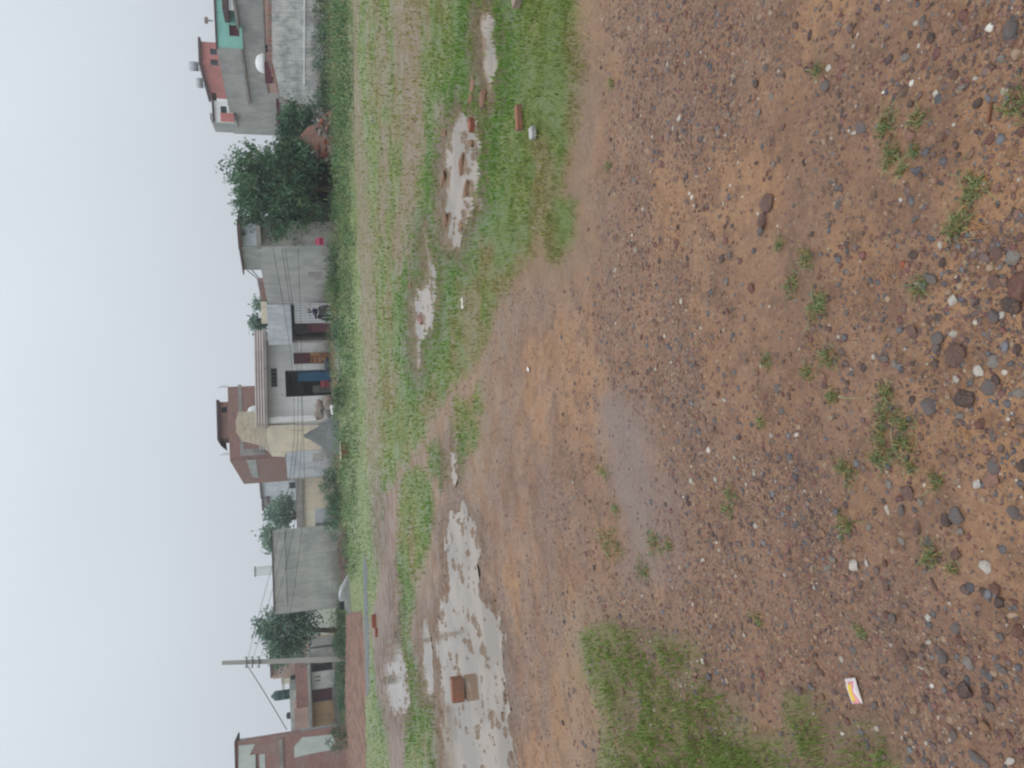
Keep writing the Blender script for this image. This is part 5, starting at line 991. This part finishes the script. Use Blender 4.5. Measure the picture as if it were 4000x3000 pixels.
# ------------------------------------------------------------------ things in front of the houses
def mound(name, x, y, D, rx, ry, h, mat, label, cat, seed, peak=1.0, n=40, sharp=1.3):
    c0 = AT(1250, y, D); r_ = np.linspace(0, 1, n); t = np.linspace(0, 2 * np.pi, 48, endpoint=False); Rr, Th = np.meshgrid(r_, t, indexing='ij')
    X = Rr * np.cos(Th) * rx; Y = Rr * np.sin(Th) * ry; prof_ = (1 - Rr ** sharp) if sharp < 2 else (1 - Rr ** 2)
    Z = h * prof_ * (1 + (fbm(X * 2 + 20, Y * 2 + 20, 3, seed) - .5) * .5) + (fbm(X * 11 + 50, Y * 11 + 50, 4, seed, .7) - .5) * .22 - .06
    Vv = np.stack([X, Y, Z], -1).reshape(-1, 3); I = np.arange(n * 48).reshape(n, 48); J = np.roll(I, -1, 1); Ff = np.stack([I[:-1], I[1:], J[1:], J[:-1]], -1).reshape(-1, 4)
    o = link(name, npmesh(name, Vv, Ff, None, True), mat); o.location = (c0.x, D, 0); tag(o, label, cat); return o
mound('gravel_heap', 1250, 1700, 34.5, 1.0, .9, 1.4, M['gravel'], 'pointed heap of dark grey crushed stone against the cream wall', 'gravel heap', 4, sharp=1.0)
mound('rubble_heap', 1250, 545, 27.2, .95, .6, 1.15, plaster('brown red rubble', (150, 112, 98), (96, 80, 74), .9, sc=5), 'reddish brown heap of broken bricks right of the tree', 'rubble heap', 8, sharp=1.5)
mound('earth_bank', 1250, 2190, 30.5, 1.5, .6, .45, plain('dark brown earth', (96, 78, 74), .95, var=.6, sc=5), 'low dark brown earth bank at the foot of the blank grey building', 'earth bank', 9, sharp=2)
mound('silt_heap', 1250, 1390, 30, 1.4, 1.0, .22, M['concrete'], 'low pale grey silt heap before the white house', 'silt heap', 10, sharp=2)
hc = AT(1250, 545, 27.2)
for i in range(34):
    q_ = .25 + .7 * math.sqrt(rng.random()); an = rng.uniform(-2.9, -.25); px_, py_ = q_ * math.cos(an) * .95, q_ * math.sin(an) * .6
    o = MB().box(-.11, .11, -.055, .055, 0, .075).build('brick', M[['redbrick', 'brick', 'concrete2', 'slab'][i % 4]], None, bev=.006); o.location = (hc.x + px_, 27.2 + py_, max(0, 1.15 * (1 - q_ ** 1.5) - .02)); o.rotation_euler = (rng.uniform(-.6, .6), rng.uniform(-.5, .5), rng.uniform(0, 3)); i = 1 if i % 4 < 2 else 0
    tag(o, ('red' if i % 3 else 'grey') + ' broken brick scattered on the front of the rubble heap', 'brick', 'bricks scattered over the rubble heap')
# sacks and junk beside the white house
def sack(x, y, D, w_, h_, mat, label, seed):
    c0 = AT(x, y, D); v = SV.copy(); v[:, 2] = np.sign(v[:, 2]) * np.abs(v[:, 2]) ** .7; v = v * np.array([w_ / 2, w_ * .35, h_ / 2]); v += (fbm(v[:, 0] * 6 + 20, v[:, 2] * 6 + 20, 3, seed)[:, None] - .5) * .14
    v[:, 2] -= v[:, 2].min(); o = link('sack', npmesh('sack', v, SF, None, True), mat); o.location = (c0.x, D, max(c0.z - h_ / 2, -.02)); tag(o, label, 'sack', 'sacks piled beside the white house'); return o
sack(1285, 1575, 36.6, .75, .5, M['sack'], 'wide grey sack at the pile bottom nearest the store', 1); sack(1285, 1622, 36.6, .7, .5, M['slab'], 'grey brown sack at the pile bottom by the gravel heap', 2)
sack(1248, 1588, 36.7, .6, .42, M['sack'], 'upper sack of the pile near the store', 3); sack(1248, 1620, 36.7, .55, .4, M['sack'], 'upper sack of the pile near the gravel heap', 4)
sack(1300, 1600, 35.9, .5, .2, M['whiteplastic'], 'flat white plastic sack lying before the pile', 5)
# clothes, chair, motorcycles
def cloth(x, y, D, w_, h_, mat, label, seed):
    c0 = AT(x, y, D); n = 14; u, v = np.meshgrid(np.linspace(-.5, .5, n), np.linspace(0, 1, n)); yy = .05 * np.sin(u * 22 + v * 2) + .02 * np.sin(v * 9)
    A_ = np.stack([u * w_ * (1 - .15 * v), yy, v * h_], -1).reshape(-1, 3); B_ = A_ + [0, .012, 0]; I = np.arange(n * n).reshape(n, n); F1 = np.stack([I[:-1, :-1], I[:-1, 1:], I[1:, 1:], I[1:, :-1]], -1).reshape(-1, 4)
    rim = list(I[0, :]) + list(I[1:, -1]) + list(I[-1, -2::-1]) + list(I[-2:0:-1, 0]); F3 = np.array([[rim[i], rim[(i + 1) % len(rim)], rim[(i + 1) % len(rim)] + n * n, rim[i] + n * n] for i in range(len(rim))])[:, ::-1]
    o = link('cloth', npmesh('cloth', np.vstack([A_, B_]), np.vstack([F1, F1[:, ::-1] + n * n, F3]), None, True), mat); o.location = (c0.x, D, max(c0.z - h_ / 2, .01)); tag(o, label, 'cloth'); return o
cloth(1248, 943, 26.9, .26, .28, M['cloth'], 'bright pink cloth hanging under the left side of the big tree', 1)
cloth(1268, 1500, 38.0, .36, .4, M['redcloth'], 'dusty red cloth hanging at the front of the open store', 2)
def moto(loc, rz, label):
    e = empty('motorcycle', loc, rz, label, 'motorcycle')
    for sx in (-.6, .62):
        m = MB(); n = 28
        pts = [(sx + .29 * math.cos(t), 0, .3 + .29 * math.sin(t)) for t in np.linspace(0, 2 * math.pi, n)]; m.tube(pts, .045, 8, False); wh = m.build('wheel', M['black'], e, True)
        s_ = MB()
        for k in range(8): t = k * math.pi / 4; s_.tube([(sx, 0, .3), (sx + .27 * math.cos(t), 0, .3 + .27 * math.sin(t))], .008, 4)
        s_.lathe([(.05, -.04), (.05, .04)], (sx, 0, .3), 10).build('spokes', M['steel'], wh)
    MB().tube([(.62, 0, .3), (.5, 0, .65), (.4, 0, .92)], .03, 6).build('fork', M['steel'], e)
    v = SV * np.array([.27, .14, .13]) + np.array([.18, 0, .78]); link('tank', npmesh('tank', v, SF, None, True), plain('dark blue paint', (36, 44, 78), .3), e)
    MB().box(-.55, .0, -.11, .11, .72, .8).build('seat', M['black'], e, bev=.03); MB().box(-.2, .28, -.13, .13, .3, .62).build('engine', M['steel'], e, bev=.03)
    MB().tube([(.38, -.34, .98), (.4, 0, .95), (.38, .34, .98)], .018, 6).build('handlebar', M['steel'], e)
    v = SV * np.array([.07, .09, .09]) + np.array([.5, 0, .86]); link('headlight', npmesh('headlight', v, SF, None, True), M['whiteplastic'], e)
    MB().tube([(-.7, 0, .62), (-.45, 0, .66), (-.3, 0, .6)], .05, 6).build('mudguard', M['black'], e); MB().tube([(.1, .14, .28), (-.5, .17, .3), (-.85, .17, .36)], .035, 8).build('exhaust', M['steel'], e)
    MB().tube([(0, .12, .3), (-.02, .26, .0)], .012, 5).build('side_stand', M['steel'], e); return e
c0 = AT(1290, 1222, 34.2); moto((c0.x, 34.2, 0), 1.15, 'dark motorcycle seen end on below the twin window of the tin house')
sack(1280, 1425, 38.0, .8, .28, plain('dark blue tarpaulin', (44, 52, 72), .6, var=.6, sc=4), 'dark blue tarpaulin bundle on the ground by the narrow door', 9)
c0 = AT(1290, 1398, 39.2); e = empty('chair', (c0.x, 39.4, 0), .3, 'brown wooden chair standing by the tan half door', 'chair')
MB().box(-.2, .2, -.2, .2, .42, .46).build('seat', M['brownwood'], e)
for sx in (-.18, .18):
    for sy in (-.18, .18): MB().box(sx - .02, sx + .02, sy - .02, sy + .02, 0, .418).build('leg', M['brownwood'], e)
MB().box(-.2, -.16, .16, .2, .462, .95).box(.16, .2, .16, .2, .462, .95).box(-.16, .16, .165, .195, .8, .93).box(-.16, .16, .165, .195, .6, .7).build('backrest', M['brownwood'], e)
# wooden crate standing in the weeds
c0 = AT(1340, 1760, 26.5); e = empty('wooden_crate', (c0.x, 26.5, 0), .1, 'brown slatted crate with pale top edge among the weeds', 'crate')
m = MB()
for k in range(9): m.box(-.26 + k * .058, -.22 + k * .058, -.2, -.18, .02, .3)
m.box(-.27, .27, -.178, .2, .0, .28).build('slats', M['brownwood'], e); MB().box(-.28, .28, -.21, .21, .301, .325).build('rim', M['cream'], e)

# ------------------------------------------------------------------ damp air
HAZE = True
if HAZE:
    o = MB().box(-140, 140, -40, 150, -3, 16).build('haze', None, None); o['kind'] = 'stuff'
    m = bpy.data.materials.new('damp air'); m.use_nodes = True; t = m.node_tree; t.nodes.clear(); oo = t.nodes.new('ShaderNodeOutputMaterial'); pv = t.nodes.new('ShaderNodeVolumePrincipled')
    pv.inputs['Color'].default_value = (.95, .97, 1, 1); pv.inputs['Density'].default_value = .0019; pv.inputs['Anisotropy'].default_value = .2; t.links.new(pv.outputs[0], oo.inputs['Volume']); o.data.materials.append(m)
